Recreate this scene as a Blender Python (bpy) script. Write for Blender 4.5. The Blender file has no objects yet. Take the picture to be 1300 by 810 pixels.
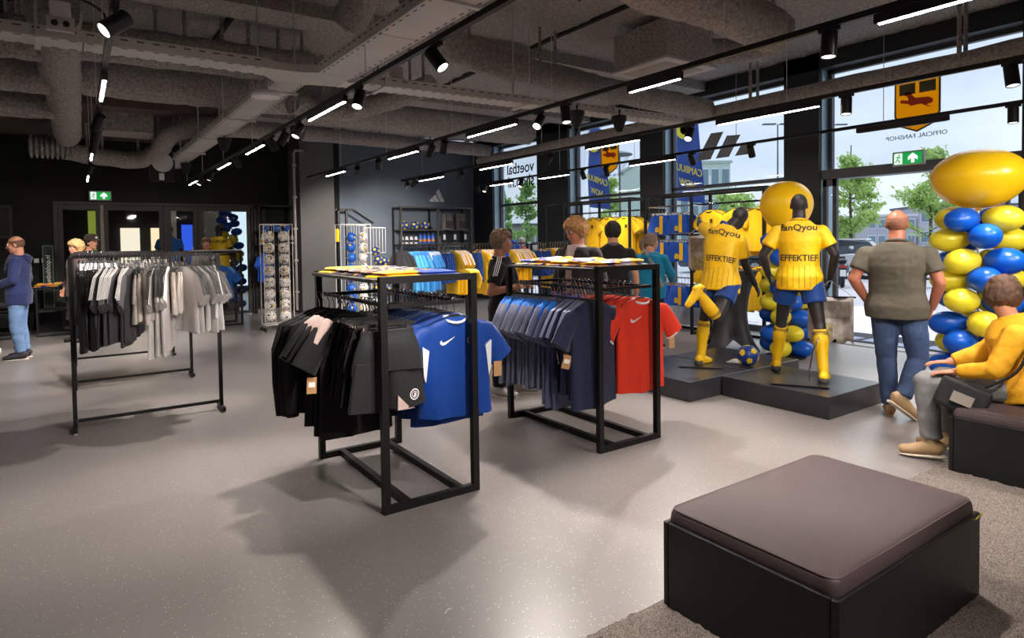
import bpy, bmesh, math, random
from mathutils import Vector, Matrix, noise
V = Vector; PI = math.pi; R = math.radians
sc = bpy.context.scene; col = sc.collection
rnd = random.Random(7)

# ---------------------------------------------------------------- camera
cam = bpy.data.objects.new('camera', bpy.data.cameras.new('camera')); col.objects.link(cam); sc.camera = cam
def cam_axes(yaw, pit, rol):
    f = V((math.sin(yaw)*math.cos(pit), math.cos(yaw)*math.cos(pit), -math.sin(pit)))
    r = V((math.cos(yaw), -math.sin(yaw), 0)); d = f.cross(r)
    c, s = math.cos(rol), math.sin(rol)
    return c*r+s*d, -s*r+c*d, f
_r, _d, _f = cam_axes(0.594888409, 0.0302346651, 0.0141254642)
cam.matrix_world = Matrix(((_r.x, -_d.x, -_f.x, 0), (_r.y, -_d.y, -_f.y, 0), (_r.z, -_d.z, -_f.z, 1.6), (0, 0, 0, 1)))
cam.data.sensor_fit = 'HORIZONTAL'; cam.data.sensor_width = 36
cam.data.lens = 795.97/1300*36
cam.data.shift_x = (650-636.13)/1300; cam.data.shift_y = (328.04-405)/1300
cam.data.clip_start = .05; cam.data.clip_end = 500

# ---------------------------------------------------------------- view and sky
sc.view_settings.view_transform = 'Standard'; sc.view_settings.look = 'None'
sc.view_settings.gamma = 1; sc.view_settings.use_curve_mapping = False
sc.view_settings.exposure = 0.6
SKY = .86          # sky strength
LED = 75.0        # emission of the linear lamps
SPOT = 165.0        # watts of one track spot
w = bpy.data.worlds.new('sky'); sc.world = w; w.use_nodes = True
nt = w.node_tree; nt.nodes.clear()
def N(t, typ, **kw):
    n = t.nodes.new(typ)
    for k, v in kw.items():
        if k in n.inputs: n.inputs[k].default_value = v
        else: setattr(n, k, v)
    return n
o_ = N(nt, 'ShaderNodeOutputWorld'); bg = N(nt, 'ShaderNodeBackground', Strength=SKY)
tc = N(nt, 'ShaderNodeTexCoord'); mp = N(nt, 'ShaderNodeMapping'); mp.inputs['Scale'].default_value = (1, 1, 3.2)
ns = N(nt, 'ShaderNodeTexNoise', Scale=2.2, Detail=6.0, Roughness=.55)
cr = N(nt, 'ShaderNodeValToRGB'); cr.color_ramp.elements[0].position = .36; cr.color_ramp.elements[1].position = .68
cr.color_ramp.elements[0].color = (.56, .66, .82, 1); cr.color_ramp.elements[1].color = (.84, .90, 1.0, 1)
nt.links.new(tc.outputs['Generated'], mp.inputs[0]); nt.links.new(mp.outputs[0], ns.inputs['Vector'])
nt.links.new(ns.outputs['Fac'], cr.inputs[0]); nt.links.new(cr.outputs[0], bg.inputs['Color']); nt.links.new(bg.outputs[0], o_.inputs[0])
sun = bpy.data.lights.new('sun', 'SUN'); sun.energy = 1.9; sun.angle = R(70); sun.color = (.93, .96, 1.0)      # daylight through thin cloud
so_ = bpy.data.objects.new('sun', sun); col.objects.link(so_); so_.rotation_euler = V((-.75, -.15, -1)).to_track_quat('-Z', 'Y').to_euler()

# ---------------------------------------------------------------- materials
def lin(h):
    h = h.lstrip('#'); c = [int(h[i:i+2], 16)/255 for i in (0, 2, 4)]
    return tuple(x/12.92 if x <= .04045 else ((x+.055)/1.055)**2.4 for x in c)+(1,)
_M = {}
def mat(name, hexc, rough=.6, metal=0, var=0.0, vscale=6, bump=0.0, bscale=40, spec=.5, sheen=0, detail=4, stretch=None):
    if name in _M: return _M[name]
    m = bpy.data.materials.new(name); m.use_nodes = True; t = m.node_tree; p = t.nodes['Principled BSDF']
    c = lin(hexc); p.inputs['Base Color'].default_value = c; p.inputs['Roughness'].default_value = rough
    p.inputs['Metallic'].default_value = metal; p.inputs['Specular IOR Level'].default_value = spec
    if sheen: p.inputs['Sheen Weight'].default_value = sheen
    if var or bump:
        tc = N(t, 'ShaderNodeTexCoord'); src = tc.outputs['Object']
        if stretch:
            mp = N(t, 'ShaderNodeMapping'); mp.inputs['Scale'].default_value = stretch; t.links.new(src, mp.inputs[0]); src = mp.outputs[0]
    if var:
        n = N(t, 'ShaderNodeTexNoise', Scale=vscale, Detail=detail); t.links.new(src, n.inputs['Vector'])
        r = N(t, 'ShaderNodeValToRGB'); r.color_ramp.elements[0].position = .3; r.color_ramp.elements[1].position = .7
        r.color_ramp.elements[0].color = tuple(x*(1-var) for x in c[:3])+(1,)
        r.color_ramp.elements[1].color = tuple(min(1, x*(1+var)) for x in c[:3])+(1,)
        t.links.new(n.outputs['Fac'], r.inputs[0]); t.links.new(r.outputs[0], p.inputs['Base Color'])
    if bump:
        n = N(t, 'ShaderNodeTexNoise', Scale=bscale, Detail=detail); t.links.new(src, n.inputs['Vector'])
        b = N(t, 'ShaderNodeBump', Strength=min(1, bump), Distance=.01*max(1, bump)); t.links.new(n.outputs['Fac'], b.inputs['Height'])
        t.links.new(b.outputs[0], p.inputs['Normal'])
    _M[name] = m; return m
def emit(name, hexc, s):
    if name in _M: return _M[name]
    m = bpy.data.materials.new(name); m.use_nodes = True; p = m.node_tree.nodes['Principled BSDF']
    c = lin(hexc); p.inputs['Base Color'].default_value = (c[0]*.25, c[1]*.25, c[2]*.25, 1); p.inputs['Emission Color'].default_value = lin(hexc); p.inputs['Emission Strength'].default_value = s
    _M[name] = m; return m
def cloth(hexc, rough=.75):
    return mat('cloth_'+hexc, hexc, rough, var=.10, vscale=9, bump=.35, bscale=26, sheen=.15, spec=.25, stretch=(1, 1, .35))
def glass_mat(name='glass', tint='#f7fafb', refl=.05):
    if name in _M: return _M[name]
    m = bpy.data.materials.new(name); m.use_nodes = True; t = m.node_tree; t.nodes.clear()
    o = N(t, 'ShaderNodeOutputMaterial'); mx = N(t, 'ShaderNodeMixShader'); a = N(t, 'ShaderNodeBsdfTransparent', Color=lin(tint)); g = N(t, 'ShaderNodeBsdfGlossy', Roughness=.02)
    lw = N(t, 'ShaderNodeLayerWeight', Blend=.25); ma = N(t, 'ShaderNodeMath', operation='MULTIPLY_ADD'); ma.inputs[1].default_value = .22; ma.inputs[2].default_value = refl*.4
    t.links.new(lw.outputs['Fresnel'], ma.inputs[0]); t.links.new(ma.outputs[0], mx.inputs[0])
    t.links.new(a.outputs[0], mx.inputs[1]); t.links.new(g.outputs[0], mx.inputs[2]); t.links.new(mx.outputs[0], o.inputs[0])
    _M[name] = m; return m
def floor_mat():
    m = bpy.data.materials.new('vinyl_floor'); m.use_nodes = True; t = m.node_tree; p = t.nodes['Principled BSDF']
    tc = N(t, 'ShaderNodeTexCoord'); v = N(t, 'ShaderNodeTexVoronoi', Scale=75.0); t.links.new(tc.outputs['Object'], v.inputs['Vector'])
    r = N(t, 'ShaderNodeValToRGB'); r.color_ramp.elements[0].position = .10; r.color_ramp.elements[1].position = .22
    r.color_ramp.elements[0].color = (1, 1, 1, 1); r.color_ramp.elements[1].color = (0, 0, 0, 1)
    wn = N(t, 'ShaderNodeMath', operation='GREATER_THAN'); wn.inputs[1].default_value = .72
    sp = N(t, 'ShaderNodeSeparateColor'); t.links.new(v.outputs['Color'], sp.inputs[0]); t.links.new(sp.outputs[0], wn.inputs[0])
    mu = N(t, 'ShaderNodeMath', operation='MULTIPLY'); t.links.new(v.outputs['Distance'], r.inputs[0]); t.links.new(r.outputs[0], mu.inputs[0]); t.links.new(wn.outputs[0], mu.inputs[1])
    n = N(t, 'ShaderNodeTexNoise', Scale=.7, Detail=5.0); t.links.new(tc.outputs['Object'], n.inputs['Vector'])
    b = N(t, 'ShaderNodeValToRGB'); b.color_ramp.elements[0].position = .3; b.color_ramp.elements[1].position = .7
    b.color_ramp.elements[0].color = (.213, .195, .187, 1); b.color_ramp.elements[1].color = (.241, .221, .213, 1); t.links.new(n.outputs['Fac'], b.inputs[0])
    mx = N(t, 'ShaderNodeMix', data_type='RGBA'); t.links.new(mu.outputs[0], mx.inputs[0]); t.links.new(b.outputs[0], mx.inputs[6]); mx.inputs[7].default_value = (.80, .74, .68, 1)
    t.links.new(mx.outputs[2], p.inputs['Base Color']); p.inputs['Roughness'].default_value = .34; p.inputs['Specular IOR Level'].default_value = .4
    return m
BLK = mat('black_steel', '#1b1a1b', .45, .3, spec=.4)
BLKM = mat('black_matte', '#161617', .7)
CHROME = mat('chrome', '#d8d8d8', .18, 1)
WIRE = mat('white_wire', '#dcdad6', .4)
GALV = mat('galvanised_tray', '#c9c6c4', .5, .1, var=.06, vscale=3)
SPRAY = mat('sprayed_ceiling', '#a59f9b', .95, var=.35, vscale=30, bump=3.5, bscale=34, detail=6)
SKIN = mat('skin', '#c98f73', .5, var=.06, vscale=12, spec=.35)
WHITE = cloth('#dcd8d6'); CREAM = cloth('#d9cfc7'); BLACKC = cloth('#171618'); CHAR = cloth('#47454a')
YEL = cloth('#f2bf08', .65); BLUE = cloth('#0f4fb5', .6); LBLUE = cloth('#4aa3dd', .6); NAVY = cloth('#1f2742'); RED = cloth('#e2361b', .6)
CHB = cloth('#0e3f92', .5); GREYB = cloth('#6d7186'); BRIGHT = cloth('#1f7ae0')
TAG = mat('cardboard_tag', '#b98d5f', .8); PAPER = mat('white_print', '#ecebe8', .7)
GLASS = glass_mat()

# ---------------------------------------------------------------- mesh builder
class MB:
    def __init__(s): s.v = []; s.f = []; s.m = []
    def add(s, vs, fs, m=0):
        b = len(s.v); s.v += [tuple(x) for x in vs]; s.f += [tuple(i+b for i in f) for f in fs]; s.m += [m]*len(fs); return s
    def box(s, c, d, rot=None, m=0):
        x, y, z = d[0]/2, d[1]/2, d[2]/2
        vs = [V((a*x, b*y, e*z)) for a in (-1, 1) for b in (-1, 1) for e in (-1, 1)]
        if rot is not None: vs = [rot @ v for v in vs]
        c = V(c)
        return s.add([v+c for v in vs], [(0, 1, 3, 2), (4, 6, 7, 5), (0, 4, 5, 1), (2, 3, 7, 6), (0, 2, 6, 4), (1, 5, 7, 3)], m)
    def bb(s, a, b, m=0): return s.box([(p+q)/2 for p, q in zip(a, b)], [abs(q-p) for p, q in zip(a, b)], None, m)
    def loft(s, pts, rads, n=10, up=None, m=0, cap=True, sq=None):
        """rings of half sizes (rx, ry) about pts; up = direction of the ry axis"""
        pts = [V(p) for p in pts]; rings = []
        prev = None
        for i, p in enumerate(pts):
            t = (pts[min(i+1, len(pts)-1)]-pts[max(i-1, 0)])
            t = t.normalized() if t.length > 1e-9 else V((0, 0, 1))
            u = V(up) if up is not None else (prev if prev is not None else (V((0, 0, 1)) if abs(t.z) < .9 else V((0, 1, 0))))
            u = u-t*u.dot(t)
            if u.length < 1e-4: u = V((1, 0, 0))-t*t.x
            u.normalize(); prev = u; x = t.cross(u)   # x axis: right-handed
            rr = rads[i] if isinstance(rads[i], (tuple, list)) else (rads[i], rads[i])
            ring = []
            for k in range(n):
                a = 2*PI*k/n; ca, sa = math.cos(a), math.sin(a)
                if sq: ca = math.copysign(abs(ca)**sq, ca); sa = math.copysign(abs(sa)**sq, sa)
                ring.append(p+x*ca*rr[0]+u*sa*rr[1])
            rings.append(ring)
        vs = [v for r in rings for v in r]; fs = []
        for i in range(len(pts)-1):
            for k in range(n):
                a = i*n+k; b = i*n+(k+1) % n; fs.append((a, b, b+n, a+n))
        if cap:
            fs.append(tuple(range(n-1, -1, -1))); fs.append(tuple(range((len(pts)-1)*n, len(pts)*n)))
        return s.add(vs, fs, m)
    def tube(s, pts, r, n=8, m=0): return s.loft(pts, [r]*len(pts) if not isinstance(r, (list, tuple)) else r, n, m=m)
    def ell(s, c, r, rot=None, nu=12, nv=8, m=0):
        c = V(c); vs = [V((0, 0, r[2]))]
        for j in range(1, nv):
            b = PI*j/nv
            for k in range(nu):
                a = 2*PI*k/nu; vs.append(V((r[0]*math.sin(b)*math.cos(a), r[1]*math.sin(b)*math.sin(a), r[2]*math.cos(b))))
        vs.append(V((0, 0, -r[2]))); fs = []
        for k in range(nu): fs.append((0, 1+k, 1+(k+1) % nu))
        for j in range(nv-2):
            for k in range(nu):
                a = 1+j*nu+k; b = 1+j*nu+(k+1) % nu; fs.append((a, a+nu, b+nu, b))
        L = len(vs)-1; q = 1+(nv-2)*nu
        for k in range(nu): fs.append((L, q+(k+1) % nu, q+k))
        if rot is not None: vs = [rot @ v for v in vs]
        return s.add([v+c for v in vs], fs, m)
    def cap(s, a, b, ra, rb, n=10, m=0):
        a, b = V(a), V(b); d = (b-a); L = d.length
        if L < 1e-6: return s.ell(a, (ra,)*3)
        d /= L; P = []; Rr = []
        for t in (-.98, -.75, -.4, 0): P.append(a+d*ra*t); Rr.append(ra*math.sqrt(1-t*t))
        for t in (0, .4, .75, .98): P.append(b+d*rb*t); Rr.append(rb*math.sqrt(1-t*t))
        return s.loft(P, Rr, n, m=m)
    def lathe(s, prof, c=(0, 0, 0), n=24, m=0, axis=None):
        rot = V((0, 0, 1)).rotation_difference(V(axis)).to_matrix() if axis is not None else None
        c = V(c); vs = []; fs = []
        for r, z in prof:
            for k in range(n):
                a = 2*PI*k/n; p = V((r*math.cos(a), r*math.sin(a), z)); vs.append((rot @ p if rot else p)+c)
        for i in range(len(prof)-1):
            for k in range(n):
                a = i*n+k; b = i*n+(k+1) % n; fs.append((a, b, b+n, a+n))
        fs.append(tuple(range(n-1, -1, -1))); fs.append(tuple(range((len(prof)-1)*n, len(prof)*n)))
        return s.add(vs, fs, m)
    def prism(s, poly, d0, d1, fr=lambda x, y, z: (x, y, z), m=0):
        n = len(poly); vs = [fr(x, y, d0) for x, y in poly]+[fr(x, y, d1) for x, y in poly]
        fs = [tuple(range(n-1, -1, -1)), tuple(range(n, 2*n))]+[(i, (i+1) % n, n+(i+1) % n, n+i) for i in range(n)]
        return s.add(vs, fs, m)
    def mesh(s, name, mats, smooth=True, fix=True):
        me = bpy.data.meshes.new(name); me.from_pydata(s.v, [], s.f)
        for x in (mats if isinstance(mats, (list, tuple)) else [mats]): me.materials.append(x)
        me.polygons.foreach_set('material_index', s.m)
        if fix:
            bm = bmesh.new(); bm.from_mesh(me); bmesh.ops.recalc_face_normals(bm, faces=bm.faces); bm.to_mesh(me); bm.free()
        if smooth: me.shade_smooth(); me.set_sharp_from_angle(angle=R(38))
        return me
    def build(s, name, mats, parent=None, smooth=True, fix=True):
        return link(name, s.mesh(name, mats, smooth, fix), parent)
def split(mb, name, mats, parent=None, smooth=True):
    """every loose piece of the builder becomes an object of its own"""
    par = list(range(len(mb.v)))
    def f(i):
        while par[i] != i: par[i] = par[par[i]]; i = par[i]
        return i
    for fc in mb.f:
        for q in fc[1:]: par[f(fc[0])] = f(q)
    gr = {}
    for k, fc in enumerate(mb.f): gr.setdefault(f(fc[0]), []).append(k)
    for ks in gr.values():
        ids = sorted({i for k in ks for i in mb.f[k]}); mp_ = {i: j for j, i in enumerate(ids)}; q = MB()
        q.v = [mb.v[i] for i in ids]; q.f = [tuple(mp_[i] for i in mb.f[k]) for k in ks]; q.m = [mb.m[k] for k in ks]; q.build(name, mats, parent, smooth)
def link(name, me, parent=None, loc=None, rz=None):
    o = bpy.data.objects.new(name, me); col.objects.link(o)
    if parent is not None: o.parent = parent
    if loc is not None: o.location = loc
    if rz is not None: o.rotation_euler = (0, 0, rz)
    return o
def tag(o, label=None, cat=None, group=None, kind=None):
    if label: o['label'] = label
    if cat: o['category'] = cat
    if group: o['group'] = group
    if kind: o['kind'] = kind
    return o
def thing(name, label, cat, loc=(0, 0, 0), rz=0, group=None):
    o = link(name, None, None, loc, rz); o.empty_display_size = .1
    return tag(o, label, cat, group)
def struct(name, mb, m, smooth=False, label=None):
    o = mb.build(name, m, smooth=smooth); o['kind'] = 'structure'
    if label: o['label'] = label
    return o
def kids(o): return [c for c in o.children]
def copy_tree(o, parent=None):
    c = o.copy(); col.objects.link(c)
    if parent is not None: c.parent = parent
    for ch in list(o.children): copy_tree(ch, c)
    return c
def bevel(o, wd=.01, seg=2):
    b = o.modifiers.new('bevel', 'BEVEL'); b.width = wd; b.segments = seg; b.limit_method = 'ANGLE'; return o
def text_mb(s, size, depth=.004, fr=lambda x, y, z: (x, y, z), align='CENTER', bold=0.0, sx=1.0):
    """a word as an extruded mesh placed by fr(x, y, z)"""
    cu = bpy.data.curves.new('txt', 'FONT'); cu.body = s; cu.size = size; cu.align_x = align; cu.align_y = 'CENTER'; cu.extrude = depth/2; cu.offset = bold; cu.resolution_u = 3
    o = bpy.data.objects.new('txt', cu); col.objects.link(o); bpy.context.view_layer.update()
    me = bpy.data.meshes.new_from_object(o.evaluated_get(bpy.context.evaluated_depsgraph_get()))
    mb = MB(); mb.add([fr(v.co.x*sx, v.co.y, v.co.z) for v in me.vertices], [tuple(p.vertices) for p in me.polygons])
    bpy.data.objects.remove(o); bpy.data.curves.remove(cu); bpy.data.meshes.remove(me)
    return mb
def remesh(mb, voxel, smooth=6, fac=.5, disp=None):
    """closed overlapping pieces -> one continuous smooth surface"""
    me = mb.mesh('tmp', BLK, smooth=False); o = bpy.data.objects.new('tmp', me); col.objects.link(o)
    a = o.modifiers.new('r', 'REMESH'); a.mode = 'VOXEL'; a.voxel_size = voxel; a.adaptivity = 0
    if smooth:
        b = o.modifiers.new('s', 'SMOOTH'); b.factor = fac; b.iterations = smooth
    bpy.context.view_layer.update()
    out = bpy.data.meshes.new_from_object(o.evaluated_get(bpy.context.evaluated_depsgraph_get()))
    bpy.data.objects.remove(o); bpy.data.meshes.remove(me)
    out.materials.clear()
    if disp:
        n = len(out.vertices); cs = [0.0]*(3*n); ns_ = [0.0]*(3*n); out.vertices.foreach_get('co', cs); out.vertices.foreach_get('normal', ns_)
        for i in range(n):
            c = V(cs[3*i:3*i+3]); q = disp(c)
            for j in range(3): cs[3*i+j] += ns_[3*i+j]*q
        out.vertices.foreach_set('co', cs); out.update()
    out.shade_smooth()
    return out
# ================================================================ SETTING
WX, WY, CZ = 9.25, 14.9, 4.3          # window wall, back wall, ceiling
FL = floor_mat()
struct('floor', MB().bb((-4.5, -4, -.1), (WX+.35, WY+7.5, 0)), FL)
DKW = mat('dark_wall_paint', '#12160f', .85, var=.15, vscale=3)
SLW = mat('slate_wall_paint', '#65707b', .8, var=.08, vscale=2)
# ceiling: sprayed, lumpy
mb = MB(); nx, ny = 110, 150; x0, x1, y0, y1 = -4.5, WX+.4, -4, WY
mb.add([(x0+(x1-x0)*i/nx, y0+(y1-y0)*j/ny, CZ+.03*noise.noise(V((i*.9, j*.9, 3)))+.02*noise.noise(V((i*.31, j*.31, 9)))) for j in range(ny+1) for i in range(nx+1)],
       [(j*(nx+1)+i, (j+1)*(nx+1)+i, (j+1)*(nx+1)+i+1, j*(nx+1)+i+1) for j in range(ny) for i in range(nx)])
ce = mb.build('ceiling', SPRAY, fix=False); ce['kind'] = 'structure'
ju = MB()
for x in (-2.2, 1.6, 5.36): ju.bb((x-.03, -4, CZ-.035), (x+.03, WY, CZ+.05))
split(ju, 'joint', mat('ceiling_joint', '#2a2726', .95), ce, False)
struct('trim_1', MB().bb((-4.5, 11.2, 3.7), (2.3, WY-.01, CZ)), mat('soffit_paint', '#5b504c', .95, var=.15, vscale=4, bump=.6, bscale=60), label='lowered brownish ceiling part along the dark wall')
struct('wall_left', MB().bb((-4.7, -4, 0), (-4.5, WY, CZ)), mat('grey_wall', '#6a6664', .85))
struct('wall_front', MB().bb((-4.7, -4.2, 0), (WX+.4, -4, CZ)), mat('grey_wall2', '#77726f', .85))
# back wall with the glazed entrance part (x -.32 .. 3.3, up to 2.42)
b = MB(); b.bb((-4.7, WY, 0), (-.32, WY+.15, CZ)); b.bb((-.32, WY, 2.42), (3.3, WY+.15, CZ)); b.bb((3.3, WY, 0), (5.35, WY+.15, CZ))
struct('wall_back', b, DKW)
struct('wall_back_right', MB().bb((5.35, WY, 0), (WX+.4, WY+.15, CZ)), SLW)
struct('baseboard_back', MB().bb((3.3, WY-.02, 0), (WX, WY, .09)), mat('pale_skirting', '#8b827d', .6))
FR = mat('anthracite_frame', '#34322f', .5, .2); FRL = mat('light_frame_edge', '#8a7f78', .5)
def glazed(name, x0, x1, door, lab):
    f = MB(); t = .075; y0, y1 = WY+.02, WY+.12; z1 = 2.40
    for a, c in ((x0, x0+t), (x1-t, x1)): f.bb((a, y0, .02), (c, y1, z1))
    f.bb((x0+t, y0, z1-t-.02), (x1-t, y1, z1)); f.bb((x0+t, y0, .02), (x1-t, y1, .14 if door else .08))
    o = tag(f.build(name, FR, smooth=False), lab, None, None, 'structure')
    MB().bb((x0+t, WY+.06, .1), (x1-t, WY+.075, 2.31)).build('glass', GLASS, o, smooth=False)
    if door:
        MB().tube([(x1-t-.07, WY-.03, .8), (x1-t-.07, WY-.03, 1.5)], .014).build('handle', CHROME, o)
    return o
glazed('door_1', -.28, .41, 1, 'dark framed glass door under the green exit sign'); glazed('door_2', .47, 1.53, 1, 'dark framed glass door beside the shop window')
glazed('window_5', 1.6, 2.19, 0, 'inner shop window with the blue dressed mannequin'); glazed('window_6', 2.23, 3.28, 0, 'inner shop window with the yellow dressed mannequin')
struct('trim_2', MB().bb((.415, WY-.02, 0), (.465, WY+.12, 2.4)), FRL, label='pale strip between the two glass doors')
b = MB(); b.bb((-.36, WY-.03, 0), (-.285, WY+.13, 2.46)); b.bb((3.285, WY-.03, 0), (3.36, WY+.13, 2.46)); b.bb((-.285, WY-.03, 2.405), (3.285, WY+.13, 2.46)); b.bb((1.535, WY-.01, 0), (1.595, WY+.13, 2.405)); b.bb((2.195, WY-.01, 0), (2.225, WY+.13, 2.405))
struct('trim_3', b, FR, label='dark frame around the inner glass front')
# framed dark window at far left
f = MB(); f.bb((-1.75, WY-.04, 1.75), (-.98, WY, 2.37)); o = struct('window_7', f, FR); MB().bb((-1.7, WY-.05, 1.8), (-1.03, WY-.04, 2.32)).build('glass', mat('dark_pane', '#3a3836', .15, var=.3, vscale=3), o, smooth=False)
# structural column near the back wall
struct('trim_4', MB().bb((4.13, 14.0, 0), (4.9, WY, CZ)), mat('column_paint', '#5f5d5d', .75, var=.06, vscale=2), label='dark square column near the back wall')

# ---- window wall
COLM = mat('column_blueblack', '#23282d', .6); REV = mat('aluminium_reveal', '#9fb6c4', .4, .3); TRAN = mat('transom_grey', '#4a4c52', .45, .3)
b = MB()
for y0, y1 in ((13.95, WY+.15), (10.86, 12.0), (8.1, 8.68), (5.1, 5.66), (-4, 2.68)): b.bb((WX-.06, y0, 0), (WX+.3, y1, CZ))
b.bb((WX-.06, -4, 4.06), (WX+.3, WY, CZ))
struct('wall_right', b, COLM)
b = MB()
for y in (13.95, 10.86, 8.1, 5.1): b.bb((WX, y-.012, .05), (WX+.32, y, 4.06))
struct('trim_5', b, REV, label='pale aluminium window reveals')
def win(n, y0, y1, door=False):
    f = MB(); x0, x1 = WX+.16, WX+.24; t = .055
    zb = 2.5 if door else 0
    for a, c in ((y0, y0+t), (y1-t, y1)): f.bb((x0, a, zb), (x1, c, 4.06))
    f.bb((x0, y0, 4.0), (x1, y1, 4.06))
    if door: f.bb((WX-.02, y0-.04, 2.42), (x1, y1, 2.56))
    else:
        f.bb((x0, y0, 2.47), (x1, y1, 2.53)); f.bb((x0, y0, 0), (x1, y1, .1))
    o = f.build('window_%d' % n, TRAN, smooth=False); o['kind'] = 'structure'
    MB().bb((WX+.195, y0+t, 2.53), (WX+.205, y1-t, 4.0)).build('upper_pane', GLASS, o, smooth=False)
    if not door: MB().bb((WX+.195, y0+t, .1), (WX+.205, y1-t, 2.47)).build('lower_pane', GLASS, o, smooth=False)
    return o
win(1, 12.0, 13.93); win(2, 8.68, 10.84); win(3, 5.66, 8.08); win(4, 2.68, 5.08, True)
# sliding door leaf parked beside the entrance
f = MB()
for a, c in ((4.88, 4.94), (5.03, 5.08)): f.bb((WX+.02, a, 0), (WX+.08, c, 2.42))
f.bb((WX+.02, 4.88, 0), (WX+.08, 5.08, .1)); f.bb((WX+.02, 4.88, 2.32), (WX+.08, 5.08, 2.42))
d3 = struct('door_3', f, TRAN); MB().bb((WX+.045, 4.94, .1), (WX+.055, 5.03, 2.32)).build('glass', GLASS, d3, smooth=False)
f = MB()
for a, c in ((2.69, 2.73), (2.82, 2.86)): f.bb((WX+.02, a, 0), (WX+.08, c, 2.42))
f.bb((WX+.02, 2.69, 0), (WX+.08, 2.86, .1)); d4 = struct('door_4', f, TRAN); MB().bb((WX+.045, 2.73, .1), (WX+.055, 2.82, 2.42)).build('glass', GLASS, d4, smooth=False)
# entrance mat and threshold
struct('trim_6', MB().bb((WX-.02, 2.68, 0), (WX+.02, 5.1, .012)), CHROME, label='metal threshold strip of the entrance')
o = MB().bb((9.57, 2.9, -.002), (10.45, 5.3, .012)).build('door_mat', mat('dark_mat', '#3b3d45', .95, var=.4, vscale=90, bump=.8, bscale=300), smooth=False); tag(o, 'dark grey mat with pale print on the paving outside the entrance', 'mat')

# decals on the glass (seen reversed from inside)
GX = WX+.18
def on_glass(y, z): return lambda a, bb_, c: (GX+c, y+a, z+bb_)     # reads mirrored from inside
DEC = mat('black_decal', '#2b2e33', .6)
o = text_mb('voetbal', .40, .004, on_glass(13.02, 3.41), 'CENTER', .004).build('window_lettering', DEC, smooth=False); tag(o, 'mirrored black word voetbal on the window left of the dark pillar', 'lettering')
o = text_mb('shop.nl', .40, .004, on_glass(12.99, 3.07), 'CENTER', .004).build('window_lettering', DEC, smooth=False); tag(o, 'mirrored black word shop.nl on the window, below voetbal', 'lettering')
o = text_mb('OFFICIAL FANSHOP', .085, .004, on_glass(3.9, 2.92)).build('window_lettering', DEC, smooth=False); tag(o, 'mirrored small dark OFFICIAL FANSHOP lettering above the entrance', 'lettering')
o = text_mb('OFFICIAL FANSHOP', .085, .004, on_glass(9.72, 2.92)).build('window_lettering', DEC, smooth=False); tag(o, 'mirrored small OFFICIAL FANSHOP lettering behind the hanging yellow shirts', 'lettering')
DEER = [(-.19, -.03), (-.2, .02), (-.14, .06), (.02, .07), (.07, .13), (.05, .17), (.09, .15), (.13, .17), (.17, .13), (.12, .11), (.1, .05), (.2, .07), (.21, .03), (.1, .0), (.08, -.03), (-.05, -.02), (-.13, -.07), (-.19, -.09), (-.12, -.04)]
CYEL = mat('crest_yellow', '#f6c21c', .6)
t_ = CYEL.node_tree; mx_ = N(t_, 'ShaderNodeMixShader', Fac=.7); tl_ = N(t_, 'ShaderNodeBsdfTranslucent', Color=lin('#f6c21c'))
t_.links.new(t_.nodes['Principled BSDF'].outputs[0], mx_.inputs[1]); t_.links.new(tl_.outputs[0], mx_.inputs[2]); t_.links.new(mx_.outputs[0], t_.nodes['Material Output'].inputs[0])
def crest(y, z, s, lab):
    r = thing('crest_sticker', lab, 'emblem', (GX, y, z)); fr = lambda k: (lambda a, b_, c: (c+k, a*s, b_*s))
    sh = [(-.27, .36), (.27, .36), (.27, -.15), (.2, -.29), (0, -.38), (-.2, -.29), (-.27, -.15)]
    MB().tube([fr(-.004)(x*1.02, y*1.02, 0) for x, y in sh+sh[:1]], .012, 6).build('border', mat('crest_edge', '#4a4a44', .6), r, smooth=False)
    MB().prism(sh, 0, .004, fr(-.006)).build('shield', CYEL, r, smooth=False)
    b = MB()
    for a in (-.13, .12): b.prism([(a-.1, .13), (a+.1, .13), (a+.1, .28), (a-.1, .28)], 0, .004, fr(-.012))
    split(b, 'panel', mat('crest_dark', '#57543f', .7), r, False)
    MB().prism(DEER, 0, .004, fr(-.012)).build('deer', mat('crest_red', '#d8431f', .6), r, smooth=False)
crest(3.885, 3.36, .98, 'yellow shield with a red leaping deer on the glass above the entrance')
crest(9.76, 3.34, .95, 'smaller yellow deer shield on the window beside the flag')
r = thing('logo_sticker', 'three slanted grey stripes on the large window behind the shirts rack', 'emblem', (GX, 6.6, 3.2))
for pl_ in ([(7.52, 2.98), (7.21, 2.98), (6.94, 3.43), (7.2, 3.44)], [(7.1, 2.98), (6.83, 2.98), (6.60, 3.33), (6.87, 3.35)], [(6.71, 2.98), (6.45, 2.98), (6.38, 3.10), (6.58, 3.16)]):
    MB().prism([(y-6.6, z-3.2) for y, z in pl_], 0, .004, lambda x, y, z: (z, x, y)).build('stripe', mat('sticker_grey', '#8d9296', .6), r, smooth=False)
# logo on the slate wall: three rising bars
r = thing('wall_logo', 'white three bar logo on the slate wall above the shelf unit', 'emblem', (8.03, WY-.012, 2.80))
for pl_ in ([(740, 212), (773, 212), (757, 181), (733, 204)], [(779, 212), (813, 212), (785, 159), (760, 178)], [(822, 212), (857, 212), (812, 119), (787, 142)]):
    MB().prism([((x-795)/272, (166-y)/272) for x, y in pl_], 0, .01, lambda x, y, z: (x, z, y)).build('bar', PAPER, r, smooth=False)
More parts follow.
